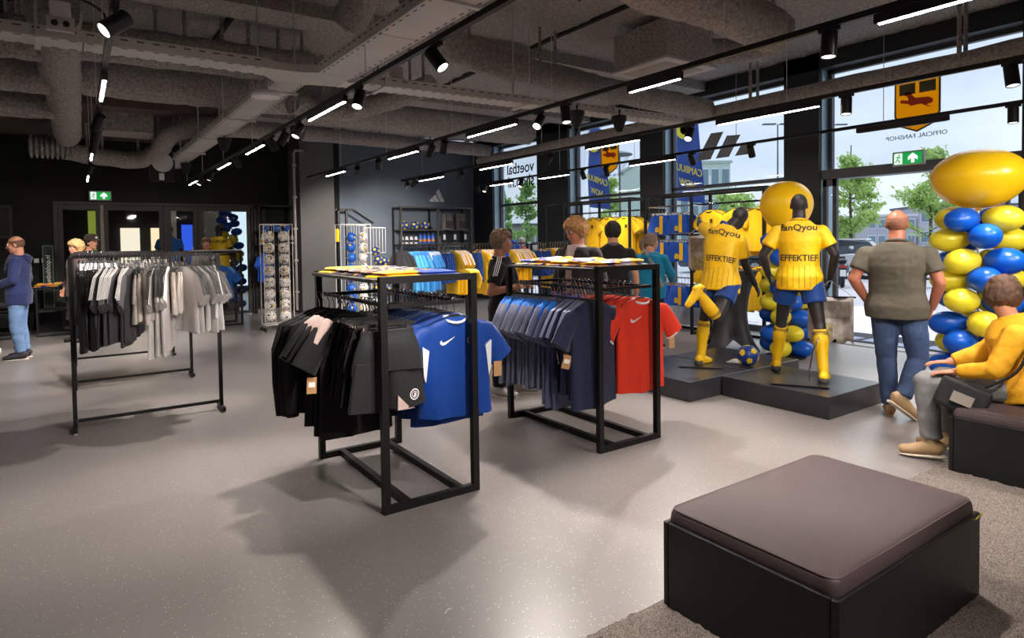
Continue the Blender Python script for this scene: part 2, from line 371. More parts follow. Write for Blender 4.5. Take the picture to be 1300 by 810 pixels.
# exit signs
GRN = emit('exit_green', '#12a04a', .6); WHT = emit('exit_white', '#eefcf2', .8)
def exit_sign(loc, rz, lab, s=1):
    r = thing('exit_sign', lab, 'sign', loc, rz)
    MB().bb((-.2*s, -.03, -.1*s), (.2*s, .03, .1*s)).build('housing', mat('sign_housing', '#9a9a98', .5), r, smooth=False)
    MB().bb((-.18*s, -.036, -.08*s), (.18*s, -.031, .08*s)).build('face', GRN, r, smooth=False)
    w_ = MB(); w_.bb((-.17*s, -.041, -.075*s), (-.07*s, -.037, .075*s))
    w_.prism([(.045*s, -.065*s), (.085*s, -.065*s), (.085*s, .0), (.125*s, -.03*s), (.125*s, .02*s), (.065*s, .07*s), (.005*s, .02*s), (.005*s, -.03*s), (.045*s, .0)], -.041, -.037, lambda x, y, z: (x, z, y))
    split(w_, 'pictogram', WHT, r, False)
    g = MB(); g.ell((-.105*s, -.043, .05*s), (.013*s, .003, .013*s), nu=8, nv=4)
    for a, b_ in (((-.11, .03), (-.13, -.01)), ((-.13, -.01), (-.10, -.03)), ((-.10, -.03), (-.11, -.065)), ((-.13, -.01), (-.155, -.05)), ((-.115, .03), (-.085, .005)), ((-.115, .03), (-.15, .02))):
        g.tube([(a[0]*s, -.043, a[1]*s), (b_[0]*s, -.043, b_[1]*s)], .008*s, 5)
    g.build('running_figure', GRN, r)
exit_sign((WX-.06, 3.88, 2.60), -PI/2, 'green exit sign on the dark beam over the entrance', .95)
exit_sign((.42, WY-.05, 2.58), 0, 'small green exit sign above the dark glass doors', .95)
o = MB().bb((-.68, WY-.012, 1.28), (-.6, WY, 1.36)).build('light_switch', PAPER, smooth=False); tag(o, 'small pale wall switch left of the slim sign, left one', 'switch')
o = MB().bb((-.56, WY-.012, 1.28), (-.48, WY, 1.36)).build('light_switch', PAPER, smooth=False); tag(o, 'small pale wall switch nearer to the slim sign', 'switch')
# conduit on the column
c_ = MB().tube([(4.02, 14.05, .1), (4.02, 14.05, 3.55), (4.04, 14.02, 3.62), (4.2, 13.95, 3.62)], .03)
for z in (.5, 1.2, 1.9, 2.6, 3.3): c_.box((4.02, 14.03, z), (.09, .05, .04))
o = c_.build('conduit', mat('grey_conduit', '#9a9390', .5)); tag(o, 'pale vertical conduit pipe running up beside the dark column', 'pipe')

# carpet
mb = MB(); x0, x1, y0, y1 = 1.0, 7.2, -2.5, 1.86; nx, ny = 330, 240
RUG = mat('grey_shag', '#a1958d', .98, var=.6, vscale=150, bump=2, bscale=260, detail=2)
vs = []
for j in range(ny+1):
    for i in range(nx+1):
        x = x0+(x1-x0)*i/nx; y = y0+(y1-y0)*j/ny
        e = 1 if 0 < i < nx and 0 < j < ny else 0
        vs.append((x+.006*rnd.uniform(-1, 1), y+.008*rnd.uniform(-1, 1), .004+e*(.008+.016*rnd.random())))
mb.add(vs, [(j*(nx+1)+i, j*(nx+1)+i+1, (j+1)*(nx+1)+i+1, (j+1)*(nx+1)+i) for j in range(ny) for i in range(nx)])
o = mb.build('shag_rug', RUG, fix=False); tag(o, 'large grey brown speckled rug under the leather ottomans', 'rug')
# ================================================================ CEILING SERVICES
def rough(mb, a=.02, f=9):
    mb.v = [tuple(V(p)+noise.noise_vector(V(p)*f)*a) for p in mb.v]; return mb
def smooth_path(pts, k=6):
    pts = [V(p) for p in pts]; out = []
    for i in range(len(pts)-1):
        a, b, c, d = pts[max(i-1, 0)], pts[i], pts[i+1], pts[min(i+2, len(pts)-1)]
        for j in range(k):
            t = j/k; out.append(.5*((2*b)+(c-a)*t+(2*a-5*b+4*c-d)*t*t+(3*b-a-3*c+d)*t**3))
    return out+[pts[-1]]
def duct(pts, r, lab, n=18, k=10, a=.022, group=None):
    P = smooth_path(pts, k)
    o = rough(MB().tube(P, r, n), a, 8).build('duct', SPRAY); tag(o, lab, 'duct')
    rods = MB(); L = len(P)
    for q in P[max(2, L//8)::max(4, L//4)]:
        if q.z+r < CZ-.05: rods.tube([(q.x+r*.75, q.y, q.z), (q.x+r*.75, q.y, CZ)], .022, 6); rods.tube([(q.x-r*.75, q.y, q.z), (q.x-r*.75, q.y, CZ)], .022, 6)
    if rods.v: split(rough(rods, .006, 30), 'hanger_rod', SPRAY, o)
    return o
duct([(2.95, 5.9, 4.12), (3.3, 6.1, 3.95), (3.85, 6.25, 3.74), (5.1, 6.4, 3.7), (6.7, 6.47, 3.66), (8.3, 6.42, 3.6)], .165, 'rough sprayed round duct crossing the middle of the ceiling to the windows')
duct([(8.4, -1.5, 3.55), (8.4, 3, 3.55), (8.4, 7, 3.55), (8.4, 13.3, 3.55)], .115, 'long thin sprayed duct running along the window front')
duct([(.05, 9.3, 3.72), (1.4, 9.3, 3.72), (2.4, 9.4, 3.74), (3.4, 9.4, 3.8)], .27, 'thick sprayed duct crossing the left part of the ceiling')
duct([(.05, 8.15, 3.8), (1.4, 8.15, 3.82), (2.6, 8.2, 3.85)], .2, 'sprayed duct above the steel tray, left of the linear lamps')
duct([(2.5, 8.75, 3.5), (2.9, 8.95, 3.5), (3.35, 8.9, 3.52), (3.8, 8.2, 3.62), (4.1, 7.7, 3.75)], .14, 'short bent sprayed duct below the steel tray')
duct([(3.9, 3.9, 3.95), (4.5, 4.1, 3.95), (5.3, 4.08, 3.95), (6.0, 4.1, 3.9), (6.5, 4.12, 3.86)], .24, 'fat sprayed duct at the top of the picture over the ceiling cassette')
duct([(2.05, 4.7, 4.0), (2.2, 5.4, 3.92), (2.33, 6.0, 3.82)], .17, 'stub of sprayed duct at the top beside the steel tray')
duct([(-.1, 6.2, 3.5), (-.09, 8, 3.48), (-.08, 10, 3.46), (-.07, 12.6, 3.42)], .19, 'sprayed duct running towards the dark wall at upper left')
duct([(-.2, 7.2, 3.5), (-.9, 7.25, 3.55), (-1.7, 7.2, 3.8)], .2, 'first side branch of the upper left sprayed duct, nearest')
duct([(-.2, 8.6, 3.48), (-.9, 8.6, 3.5), (-1.8, 8.5, 3.7)], .2, 'second side branch of the upper left sprayed duct')
duct([(-.2, 10.2, 3.45), (-.9, 10.2, 3.45), (-1.9, 10.1, 3.6)], .18, 'third side branch of the upper left sprayed duct, farthest')
duct([(3.7, 12.3, 3.72), (6, 12.45, 3.72), (8.2, 12.6, 3.72)], .14, 'slim sprayed duct in front of the slate wall top')
duct([(3.2, 10.9, 3.95), (5.2, 11.0, 3.95), (8.2, 11.0, 3.95)], .3, 'broad sprayed duct before the slim one at the back')
duct([(-.1, 12.9, 3.2), (.5, 12.95, 3.12), (1.0, 12.9, 3.12), (1.25, 12.4, 3.25), (1.35, 11.6, 3.42), (1.9, 11.2, 3.5), (3.1, 11.1, 3.5)], .15, 'sprayed duct with an elbow in front of the dark wall')
fx = MB().lathe([p for i in range(9) for p in ((.14, .07*i), (.2, .07*i+.02), (.2, .07*i+.045))], (-.6, 12.9, 3.25), 20, axis=(1, 0, 0))
rough(fx, .01, 9); o = fx.build('flexible_duct', SPRAY); tag(o, 'ribbed flexible duct end hanging before the dark wall at upper left', 'duct')
o = rough(MB().box((.75, 12.0, 3.55), (.7, .7, .3)), .01).build('duct_box', SPRAY); tag(o, 'square sprayed duct box above the elbow duct at the dark wall', 'duct')

# sprayed beams of the slab
for k, (y, h) in enumerate(((7.35, .16), (10.3, .22), (13.3, .2))):
    rough(MB().bb((-4.5, y-.25, CZ-h), (WX-.1, y+.25, CZ+.02)), .015).build('beam', SPRAY, ce)

# galvanised cable trays
def tray(a, b, wdt, lab):
    r = thing('cable_tray', lab, 'cable tray', a); d = V(b)-V(a); L = d.length; rot = d.to_track_quat('X', 'Z').to_matrix()
    def P(x, y, z): return rot @ V((x, y, z))
    def bx(mb, x0, x1, y0, y1, z0, z1): mb.box(P((x0+x1)/2, (y0+y1)/2, (z0+z1)/2), (x1-x0, y1-y0, z1-z0), rot)
    n = max(1, round(L/1.25))
    for i in range(n):
        b1 = MB(); bx(b1, i*L/n+.004, (i+1)*L/n-.004, -wdt/2, wdt/2, 0, .006); b1.build('tray_plate', GALV, r, smooth=False)
    for s in (-1, 1):
        b1 = MB(); bx(b1, 0, L, s*wdt/2-.004, s*wdt/2+.004, 0, .085); b1.build('side_rail', GALV, r, smooth=False)
    h = MB(); k = int(L/.11)
    for i in range(k):
        for s in (-1, 1):
            h.box(P(.06+i*.11, s*wdt/2*.86, -.002), (.045, .007, .003), rot)
            h.box(P(.06+i*.11, s*(wdt/2+.003), .06), (.05, .005, .01), rot)
    tag(h.build('slots', mat('slot_dark', '#4c4a49', .8), r, smooth=False), kind='stuff')
    rod = MB()
    for i in range(max(2, int(L/1.7))):
        x = .4+i*1.7
        for s in (-1, 1):
            q = P(x, s*(wdt/2+.03), 0); rod.tube([q, (q.x, q.y, CZ-V(a).z)], .008, 5)
        bx(rod, x-.02, x+.02, -wdt/2-.05, wdt/2+.05, -.02, -.002)
    split(rod, 'hanger_rod', GALV, r)
    return r
TZ = 3.12
tray((-4, 5.75, TZ), (1.45, 5.82, TZ), .27, 'galvanised steel cable tray at upper left, from the picture edge to the junction')
tray((2.15, 5.9, TZ), (6.75, 5.72, TZ), .27, 'galvanised steel cable tray from the junction towards the windows')
tray((1.72, 6.1, TZ), (1.62, 14.2, TZ), .3, 'galvanised steel cable tray running back to the dark wall')
tray((2.12, -2, TZ), (2.02, 5.6, TZ), .34, 'broad galvanised steel cable tray coming from above the viewer')
j = MB(); j.prism([(1.45, 5.69), (1.45, 5.95), (1.57, 6.1), (1.88, 6.1), (2.15, 6.03), (2.15, 5.77), (2.19, 5.6), (1.85, 5.6), (1.7, 5.68)], TZ, TZ+.07)
o = j.build('tray_junction', GALV, smooth=False); tag(o, 'flat galvanised junction where the cable trays meet', 'cable tray')
# devices on the trays
def dev(nm, lab, cat): return thing(nm, lab, cat)
r = thing('access_point', 'white round wireless disc hanging below the tray junction', 'access point', (1.55, 6.3, 3.02))
MB().lathe([(.02, .05), (.1, .035), (.135, .0), (.13, -.02), (.06, -.035), (.01, -.037)]).build('disc', mat('white_plastic', '#e4e2e6', .4), r); MB().tube([(0, 0, .03), (0, 0, .12)], .03).build('mount', GALV, r)
for (x, y, lab) in ((2.75, 5.93, 'small white junction box on the tray in the middle'), (-.05, 5.62, 'white socket box on the tray at upper left')):
    r = thing('junction_box', lab, 'box', (x, y, TZ+.09)); bevel(MB().box((0, 0, .1), (.13, .07, .13)).build('box', mat('white_plastic', '#e4e2e6', .4), r, smooth=False), .01)
    MB().box((0, -.01, 0), (.17, .05, .1)).build('bracket', GALV, r, smooth=False)
    p = MB(); [p.lathe([(.022, 0), (.022, .02), (.015, .03)], (dx, -.03, .0), 10, axis=(0, -1, 0)) for dx in (-.035, .035)]; split(p, 'plug', BLKM, r)
r = thing('cable_bundle', 'blue and black cables lying in a dark box at the upper left corner', 'cables', (-.55, 5.6, TZ+.1))
MB().box((0, .03, .12), (.34, .2, .26)).build('box', BLKM, r, smooth=False)
for i in range(5):
    MB().tube(smooth_path([(-.15, -.1, .02+.03*i), (-.05, -.16, .14+.02*i), (.06, -.12, .2), (.12, -.1, .1-.01*i)]), .008, 6).build('cable', mat('blue_cable', '#3273b8', .5) if i % 2 else BLKM, r)
MB().tube(smooth_path([(.2, 0, .1), (.5, -.03, .2), (.75, -.05, .12), (.8, -.06, -.05)]), .008, 6).build('cable', BLKM, r)
def projector_spot(loc, lab):
    r = thing('pendant_speaker', lab, 'speaker', loc)
    MB().lathe([(.0, -.17), (.035, -.16), (.06, -.1), (.095, 0), (.09, .03), (.0, .03)]).build('body', BLKM, r); MB().tube([(0, 0, .02), (.01, 0, .1)], .012).build('stem', BLKM, r)
    MB().tube(smooth_path([(.0, 0, .05), (-.1, 0, .16), (-.22, .02, .22)]), .006, 5).build('cable', GALV, r)
projector_spot((4.9, 5.62, TZ-.06), 'dark cone shaped pendant below the tray, left one'); projector_spot((5.55, 5.58, TZ-.06), 'dark cone shaped pendant below the tray, right one')
projector_spot((1.78, 9.6, TZ-.06), 'dark cone pendant under the far tray, nearer one'); projector_spot((1.72, 12.9, TZ-.06), 'dark cone pendant under the far tray, farther one')
r = thing('wall_fan', 'small round wall device in a dark box under the elbow duct', 'fan', (1.32, 12.75, 2.98))
MB().box((0, .05, 0), (.4, .12, .5)).build('box', BLKM, r, smooth=False); MB().lathe([(.15, 0), (.17, .02), (.17, .04), (.14, .04)], (0, 0, .08), 20, axis=(0, -1, 0)).build('ring', GALV, r); MB().box((-.02, -.02, -.17), (.08, .03, .12)).build('label', PAPER, r, smooth=False)
r = thing('ceiling_cassette', 'air conditioning cassette with pale square face under a sprayed box', 'air conditioner', (6.25, 5.5, 3.72))
rough(MB().box((-.05, -.05, .24), (.85, .85, .44)), .02).build('sprayed_box', SPRAY, r); bevel(MB().box((0, 0, 0), (.95, .95, .035)).build('face', mat('pale_grille', '#c8c2bf', .6), r, smooth=False), .008)
rough(MB().tube(smooth_path([(.3, -.1, .28), (.9, -.3, .3), (1.5, -.6, .42)]), .17, 14), .02).build('side_duct', SPRAY, r)
l = MB()
for i in range(4): l.box((0, 0, -.019), (.7-.16*i, .7-.16*i, .004-.0005*i))
split(l, 'slot', mat('pale_grille2', '#a9a3a0', .7), r, False)

# track lighting
TX = [.2, 1.9, 3.75, 5.65, 7.55]; LZ = 2.85
LEDM = emit('led_diffuser', '#fff0e6', LED); LENS = emit('spot_lens', '#fff0e0', 3.0)
def track(i, y0, y1, lab):
    r = thing('light_track', lab, 'light track', (TX[i], y0, LZ))
    MB().bb((-.018, 0, -.018), (.018, y1-y0, .018)).build('rail', BLK, r, smooth=False)
    wi = MB(); n = int((y1-y0)/1.9)
    for k in range(n+1):
        y = .25+k*1.9
        if y < y1-y0: wi.tube([(0, y, .018), (0, y, CZ-LZ)], .004, 4)
    split(wi, 'suspension_wire', GALV, r)
TL = ['track of lamps at far left, running away overhead', 'track of lamps left of the middle, reaching to the dark wall', 'track of lamps over the two middle clothes racks', 'track of lamps above the kicking dummy', 'track of lamps nearest the windows']
for i, (a, b) in enumerate(((3.2, 14.3), (-3.2, 14.3), (-3.2, 12.2), (-2.5, 12.0), (-2.5, 12.2))): track(i, a, b, TL[i])
LOFF = mat('led_off', '#5a5552', .4)
def led(i, a, b, lab, grp, on=True):
    r = thing('linear_lamp', lab, 'lamp', (TX[i], (a+b)/2, LZ-.02), 0, grp); L = b-a
    MB().bb((-.02, -L/2, -.055), (.02, L/2, -.002)).build('housing', BLK, r, smooth=False)
    MB().bb((-.010, -L/2+.02, -.060), (.010, L/2-.02, -.0552)).build('diffuser', LEDM if on else LOFF, r, smooth=False)
    MB().bb((-.012, -L/2, 0), (.012, -L/2+.2, .02)).build('adapter', BLKM, r, smooth=False)
def spot(i, y, yaw, tilt, lab, grp, on=1.0):
    r = thing('track_spotlight', lab, 'spotlight', (TX[i], y, LZ-.02), 0, grp)
    MB().bb((-.016, -.06, -.02), (.016, .06, .002)).build('adapter', BLKM, r, smooth=False)
    MB().tube([(0, 0, -.015), (0, 0, -.055)], .009, 8).build('stem', BLK, r)
    d = V((math.sin(tilt)*math.cos(yaw), math.sin(tilt)*math.sin(yaw), -math.cos(tilt))); c = V((0, 0, -.095))
    h = MB().lathe([(.0, -.075), (.04, -.075), (.045, -.07), (.045, .075), (.041, .08), (.038, .072), (.0, .07)], c, 20, axis=d).build('head', BLK, r)
    MB().lathe([(.0, .071), (.037, .071), (.037, .0735), (.0, .0735)], c, 20, axis=d).build('lens', LENS, h)
    li = bpy.data.lights.new('spot_light', 'SPOT'); li.energy = SPOT*on; li.spot_size = R(70); li.spot_blend = .55; li.shadow_soft_size = .035; li.color = (1, .91, .84)
    lo = link('spot_light', li, r); lo.location = c+d*.085; lo.rotation_euler = d.to_track_quat('-Z', 'Y').to_euler()
TN = ['far left track', 'track left of the middle', 'track over the middle racks', 'track above the kicking dummy', 'track nearest the windows']
ORD = ['nearest', 'second', 'third', 'fourth', 'fifth', 'sixth', 'seventh', 'eighth', 'ninth', 'tenth', 'eleventh']
LEDS = [[(5.3, 6.1), (9.3, 10.4), (12.7, 13.9)], [(-2.4, -1.2), (.3, 1.5), (5.1, 6.1), (7.85, 8.8), (9.85, 10.8), (12.9, 13.9)], [(-2.2, -1.0), (.78, 1.76), (3.12, 3.66), (5.22, 6.2), (7.45, 8.4), (10.15, 11.1)],
        [(-1, .2), (3.12, 4.24), (5.33, 6.3), (8.0, 8.95), (10.2, 11.2)], [(.2, 1.4), (2.81, 3.74), (6.4, 7.36), (8.88, 9.8), (10.7, 11.55)]]
SPOTS = [[3.8, 6.9, 7.8, 8.6, 11.2], [-.6, .6, 2.1, 3.5, 4.8, 6.45, 7.0, 7.48, 9.4, 11.5, 12.5], [-.4, .7, 2.02, 4.45, 4.85, 6.75, 7.1, 8.75, 9.6], [-.6, .8, 1.71, 2.89, 4.6, 7.1, 9.6, 11.42, 11.75], [.4, 2.27, 5.12, 6.1, 7.9, 8.5, 10.4, 11.75, 12.05]]  # unseen spots nearest the viewer are added to light dummies, balloons and racks
AIM = [[(200, 50), (112, 44), (100, 40), (105, 45), (120, 40)], [(100, 50), (106, 62), (112, 58), (-60, 38), (220, 28), (200, 30), (150, 30), (10, 35), (20, 40), (180, 20), (200, 30)],
       [(75, 55), (52, 60), (185, 6), (250, 15), (205, 45), (80, 34), (100, 38), (70, 40), (68, 62)], [(52, 62), (60, 58), (235, 10), (200, 8), (200, 38), (95, 42), (90, 60), (100, 64), (75, 66)], [(72, 60), (200, 4), (10, 28), (0, 28), (20, 26), (0, 25), (200, 30), (200, 25), (0, 20)]]
for i in range(5):
    for k, (a, b) in enumerate(LEDS[i]): led(i, a, b, '%s %s linear lamp, counted from the viewer, on the %s' % (ORD[k], 'unlit' if (i, k) == (4, 1) else 'glowing', TN[i]), 'linear lamps on the ceiling tracks', (i, k) != (4, 1))
    for k, y in enumerate(SPOTS[i]):
        a, t = AIM[i][k]; on = .3 if i == 4 and y > 5 else .5 if i == 3 and 1.5 < y < 3 else (.85 if y < 1 else 1); spot(i, y, R(a), R(t), '%s black cylinder spotlight, counted from the viewer, on the %s' % (ORD[k], TN[i]), 'spotlights on the ceiling tracks', on)
# ================================================================ GARMENTS
from mathutils.bvhtree import BVHTree
def tree_of(me): return BVHTree.FromPolygons([v.co for v in me.vertices], [tuple(p.vertices) for p in me.polygons])
def stick(mb, me, d, off=.003, dist=.6):
    """lays a flat print onto a body mesh by casting along d"""
    t = tree_of(me); d = V(d).normalized(); out = []
    zs = [V(p).dot(d) for p in mb.v]; z0 = max(zs)
    for p, z in zip(mb.v, zs):
        q = V(p)-d*dist-d*(z-z0); h = t.ray_cast(q, d)
        out.append(tuple(h[0]-d*off+d*(z-z0)) if h[0] is not None else tuple(p))
    mb.v = out; return mb
def subdiv_mb(mb, n=1, mx=.02):
    bm = bmesh.new(); vs = [bm.verts.new(p) for p in mb.v]
    for f in mb.f:
        try: bm.faces.new([vs[i] for i in f])
        except ValueError: pass
    bmesh.ops.triangulate(bm, faces=bm.faces)
    for _ in range(n):
        e = [x for x in bm.edges if x.calc_length() > mx]
        if not e: break
        bmesh.ops.subdivide_edges(bm, edges=e, cuts=1)
    bm.verts.index_update(); r = MB(); r.add([v.co for v in bm.verts], [tuple(v.index for v in f.verts) for f in bm.faces]); bm.free(); return r
def body_rings(rows, seed, nseg=26, amp=.014):
    rr = random.Random(seed); k1, k2, p1, p2 = rr.uniform(14, 22), rr.uniform(28, 38), rr.uniform(0, 6), rr.uniform(0, 6); tw = rr.uniform(-.03, .03)
    vs = []
    z0, z1 = rows[0][0], rows[-1][0]
    for (z, wx, dy, cx) in rows:
        t = (z0-z)/(z0-z1)
        for k in range(nseg):
            a = 2*PI*k/nseg; x = wx*math.copysign(abs(math.cos(a))**.8, math.cos(a)); y = dy*math.copysign(abs(math.sin(a))**.7, math.sin(a))
            y += amp*t*(math.sin(k1*x+p1)+.5*math.sin(k2*x+p2))+tw*t*x*3
            vs.append((x+cx, y, z+.006*t*t*math.sin(k1*.7*x+p2)))
    n = len(rows); fs = [(i*nseg+k, i*nseg+(k+1) % nseg, (i+1)*nseg+(k+1) % nseg, (i+1)*nseg+k) for i in range(n-1) for k in range(nseg)]
    fs += [tuple(range(nseg-1, -1, -1)), tuple(range((n-1)*nseg, n*nseg))]
    return vs, fs
_G = {}
def tee_mb(seed, L=.7, w=.235, d=.03, sleeve=.22):
    mb = MB(); s = w/.235
    rows = [(-.10, .075*s, d*.7, 0), (-.115, .115*s, d*.9, 0), (-.14, .175*s, d, 0), (-.165, .21*s, d*1.05, 0), (-.21, .222*s, d, 0), (-.30, .225*s, d, 0)]
    rows += [(-.30-(L-.2)*t, (.225+.018*t)*s, d*(1+.35*t), 0) for t in (.2, .4, .6, .8, 1)]
    mb.add(*body_rings(rows, seed, amp=.014 if d < .033 else .022))
    rr = random.Random(seed+5)
    for sg in (-1, 1):
        if sleeve < .4:
            e = rr.uniform(-.02, .02); q = sleeve
            P = [(sg*.16*s, 0, -.19), (sg*.215*s, 0, -.215), (sg*(.215*s+q*.35), e*.5, -.215-q*.45), (sg*(.215*s+q*.6), e, -.215-q*.85)]
            mb.loft(P, [(d*.8, .05), (d, .078), (d, .085), (d*1.1, .09)], 12, up=(0, 1, 0) if 0 else None) if 0 else mb.loft(P, [(.05, d*.8), (.078, d), (.083, d), (.088, d*1.1)], 12, up=(0, 1, 0))
        else:
            P = [(sg*.16*s, 0, -.19), (sg*.215*s, 0, -.22), (sg*.26*s, .01, -.36), (sg*.275*s, -.01, -.22-sleeve*.6), (sg*.27*s, .0, -.2-sleeve)]
            mb.loft(P, [(.05, d*.8), (.075, d), (.07, d*1.1), (.06, d*1.1), (.045, d)], 12, up=(0, 1, 0))
    return mb
def shorts_mb(seed, L=.46, d=.026):
    mb = MB(); rr = random.Random(seed)
    rows = [(-.15, .165, d*.7, 0), (-.185, .17, d*.8, 0), (-.20, .175, d*1.1, 0), (-.27, .2, d*1.25, 0), (-.34, .215, d*1.3, 0), (-.39, .22, d*1.2, 0)]
    mb.add(*body_rings(rows, seed, 24, .008))
    for sg in (-1, 1):
        r2 = [(-.33, .10, d*1.0, sg*.105), (-.15-L*.75, .112, d*1.25, sg*.118), (-.15-L, .118, d*1.3, sg*.128)]
        mb.add(*body_rings(r2, seed+sg, 16, .01))
    return mb
def hanger_meshes():
    if 'hg' in _G: return _G['hg']
    hk = MB().tube([(.012, 0, -.012), (.016, 0, .006), (.008, 0, .02), (-.006, 0, .022), (-.017, 0, .01), (-.016, 0, -.008), (-.006, 0, -.03), (0, 0, -.05), (0, 0, -.095)], .0032, 5).mesh('hook', CHROME)
    ar = MB().tube([(-.2, 0, -.175), (-.12, 0, -.135), (-.03, 0, -.098), (.03, 0, -.098), (.12, 0, -.135), (.2, 0, -.175)], [.008, .009, .011, .011, .009, .008], 6).mesh('arms', BLKM)
    b = MB().bb((-.18, -.004, -.125), (.18, .004, -.11))
    for s in (-.13, .13): b.bb((s-.016, -.012, -.17), (s+.016, .012, -.105))
    _G['hg'] = (hk, ar, b.mesh('clip_bar', CHROME)); return _G['hg']
def stripe_mb(kind, w, d, L=.46, sg=1):
    mb = MB(); s = w/.235
    if kind == 'shoulder':
        for off in (-.009, 0, .009):
            P = [(sg*.07*s, off*.8, -.096), (sg*.12*s, off, -.11), (sg*.175*s, off, -.132), (sg*.225*s, off, -.147), (sg*.281*s, off, -.165), (sg*.362*s, off, -.262), (sg*.418*s, off, -.342)]
            for a, b in zip(P, P[1:]):
                a, b = V(a), V(b); mb.box((a+b)/2, ((b-a).length+.004, .0035, .006), (b-a).to_track_quat('X', 'Y').to_matrix())
    else:                                   # side stripes of shorts
        for off in (-.012, 0, .012):
            P = [(sg*.178, off, -.21), (sg*.222, off, -.34), (sg*(.24), off, -.15-L*.7), (sg*.25, off, -.15-L)]
            for a, b in zip(P, P[1:]):
                a, b = V(a), V(b); mb.box((a+b)/2, ((b-a).length+.004, .006, .008), (b-a).to_track_quat('X', 'Y').to_matrix())
    return mb
SEEDS = 4; gcount = [0]
def garment(kind, m, loc, rz, label, group, L=.7, w=.235, d=.022, sleeve=.22, trim=None, collar=None, ptag=0, cat=None, panel=None):
    gcount[0] += 1; seed = gcount[0] % SEEDS
    nm = {'tee': 'hanging_shirt', 'shorts': 'hanging_shorts', 'jacket': 'hanging_jacket'}[kind]
    r = thing(nm, label, cat or {'tee': 'shirt', 'shorts': 'shorts', 'jacket': 'jacket'}[kind], loc, rz+rnd.uniform(-.1, .1), group); sc0 = rnd.uniform(.96, 1.05); r.scale = (sc0, 1, rnd.uniform(.96, 1.04)); r.rotation_euler.x = rnd.uniform(-.03, .03)
    key = (kind, seed, m.name, L, w, d, sleeve)
    if key not in _G:
        mb = shorts_mb(seed*3+1, L, d) if kind == 'shorts' else tee_mb(seed*3+2, L, w, d, .6 if kind == 'jacket' else sleeve)
        _G[key] = mb.mesh('cloth', m)
    link('cloth', _G[key], r)
    hk, ar, cl = hanger_meshes()
    h = link('hanger', cl if kind == 'shorts' else ar, r); link('hook', hk, h)
    if trim:
        k = ('st', kind, trim.name, w, d, L)
        if k not in _G: _G[k] = [stripe_mb('shorts' if kind == 'shorts' else 'shoulder', w, d, L, sg).mesh('stripes', trim, smooth=False) for sg in (-1, 1)]
        for me in _G[k]: link('stripes', me, r)
    if collar:
        k = ('co', collar.name, d, w)
        if k not in _G:
            s = w/.235; _G[k] = MB().tube([(.075*s*math.cos(a), (d+.008)*math.sin(a)*1.1, -.103-.035*max(0, -math.sin(a))) for a in [2*PI*i/16 for i in range(17)]], .009, 6).mesh('collar', collar)
        link('collar', _G[k], r)
    if panel:
        k = ('pa', panel.name, d, w, seed)
        if k not in _G:
            _G[k] = [MB().loft([(sg*.16*w/.235, 0, -.122), (sg*.215*w/.235, 0, -.17), (sg*.27*w/.235, 0, -.25)], [(.02, d+.004), (.035, d+.006), (.03, d+.006)], 10, up=(0, 1, 0)).mesh('shoulder_panel', panel) for sg in (-1, 1)]
        for me in _G[k]: link('shoulder_panel', me, r)
    if ptag and gcount[0] % ptag == 0:
        if 'tg' not in _G:
            t = MB().bb((-.03, -.001, -.1), (.03, .001, 0)); _G['ts'] = MB().tube([(0, 0, -.005), (0, 0, .1)], .0015, 4).mesh('string', BLKM); _G['tg'] = t.mesh('price_tag', TAG, smooth=False); _G['tl'] = MB().bb((-.02, -.0025, -.06), (.02, .0025, -.03)).mesh('barcode', PAPER, smooth=False)
        x = rnd.choice((-1, 1))*(.29 if kind == 'tee' else .1)
        t = link('price_tag', _G['tg'], r, (x, rnd.uniform(-.03, .03), -.46 if kind != 'shorts' else -.3)); t.rotation_euler = (rnd.uniform(-.2, .2), rnd.uniform(-.3, .3), rnd.uniform(-.7, .7)); link('barcode', _G['tl'], t); link('string', _G['ts'], t)
    return r
def ORD2(i, n, side):
    w = ('first', 'second', 'third', 'fourth', 'fifth', 'sixth', 'seventh', 'eighth', 'ninth', 'tenth', 'eleventh', 'twelfth', 'thirteenth', 'fourteenth')
    return w[i]+' from the '+side
def run(kind, m, a, b, n, rz, label, group, side='back', **k):
    a, b = V(a), V(b); out = []
    for i in range(n):
        t = (i+.5)/n; out.append(garment(kind, m, a+(b-a)*t, rz, label if n == 1 else '%s, %s' % (label, ORD2(i, n, side)), group, **k))
    return out

# ================================================================ RACKS
def sq(mb, a, b, t=.04): return mb.bb((min(a[0], b[0])-t/2, min(a[1], b[1])-t/2, min(a[2], b[2])-t/2), (max(a[0], b[0])+t/2, max(a[1], b[1])+t/2, max(a[2], b[2])+t/2))
def part(nm, mb, m, r, **k): return mb.build(nm, m, r, smooth=False)
def double_rack(x, y, W, D, H, rails, lab, t=.042):
    r = thing('clothes_rack', lab, 'clothes rack', (x, y, 0)); e = t/2
    for px in (e, W-e):
        for py in (e, D-e): part('post', sq(MB(), (px, py, e), (px, py, H-e), t), BLK, r)
    for py in (e, D-e):
        part('top_bar', sq(MB(), (e+t, py, H-e), (W-e-t, py, H-e), t), BLK, r); part('bottom_bar', sq(MB(), (e+t, py, e), (W-e-t, py, e), t), BLK, r)
    for px in (.17, W-.12): part('floor_bar', sq(MB(), (px, e+t, e), (px, D-e-t, e), t), BLK, r)
    part('shelf_top', MB().bb((-.03, t, H-.035), (W-.01, D-t, H-.015)), mat('dark_shelf', '#2b2928', .35), r)
    for px in rails: part('rail', MB().tube([(px, .02, 1.215), (px, D-.02, 1.215)], .013), BLK, r)
    for py in (.03, D-.03): part('rail_bracket', sq(MB(), (rails[0], py, 1.215), (rails[1], py, 1.215), .024), BLK, r)
    return r
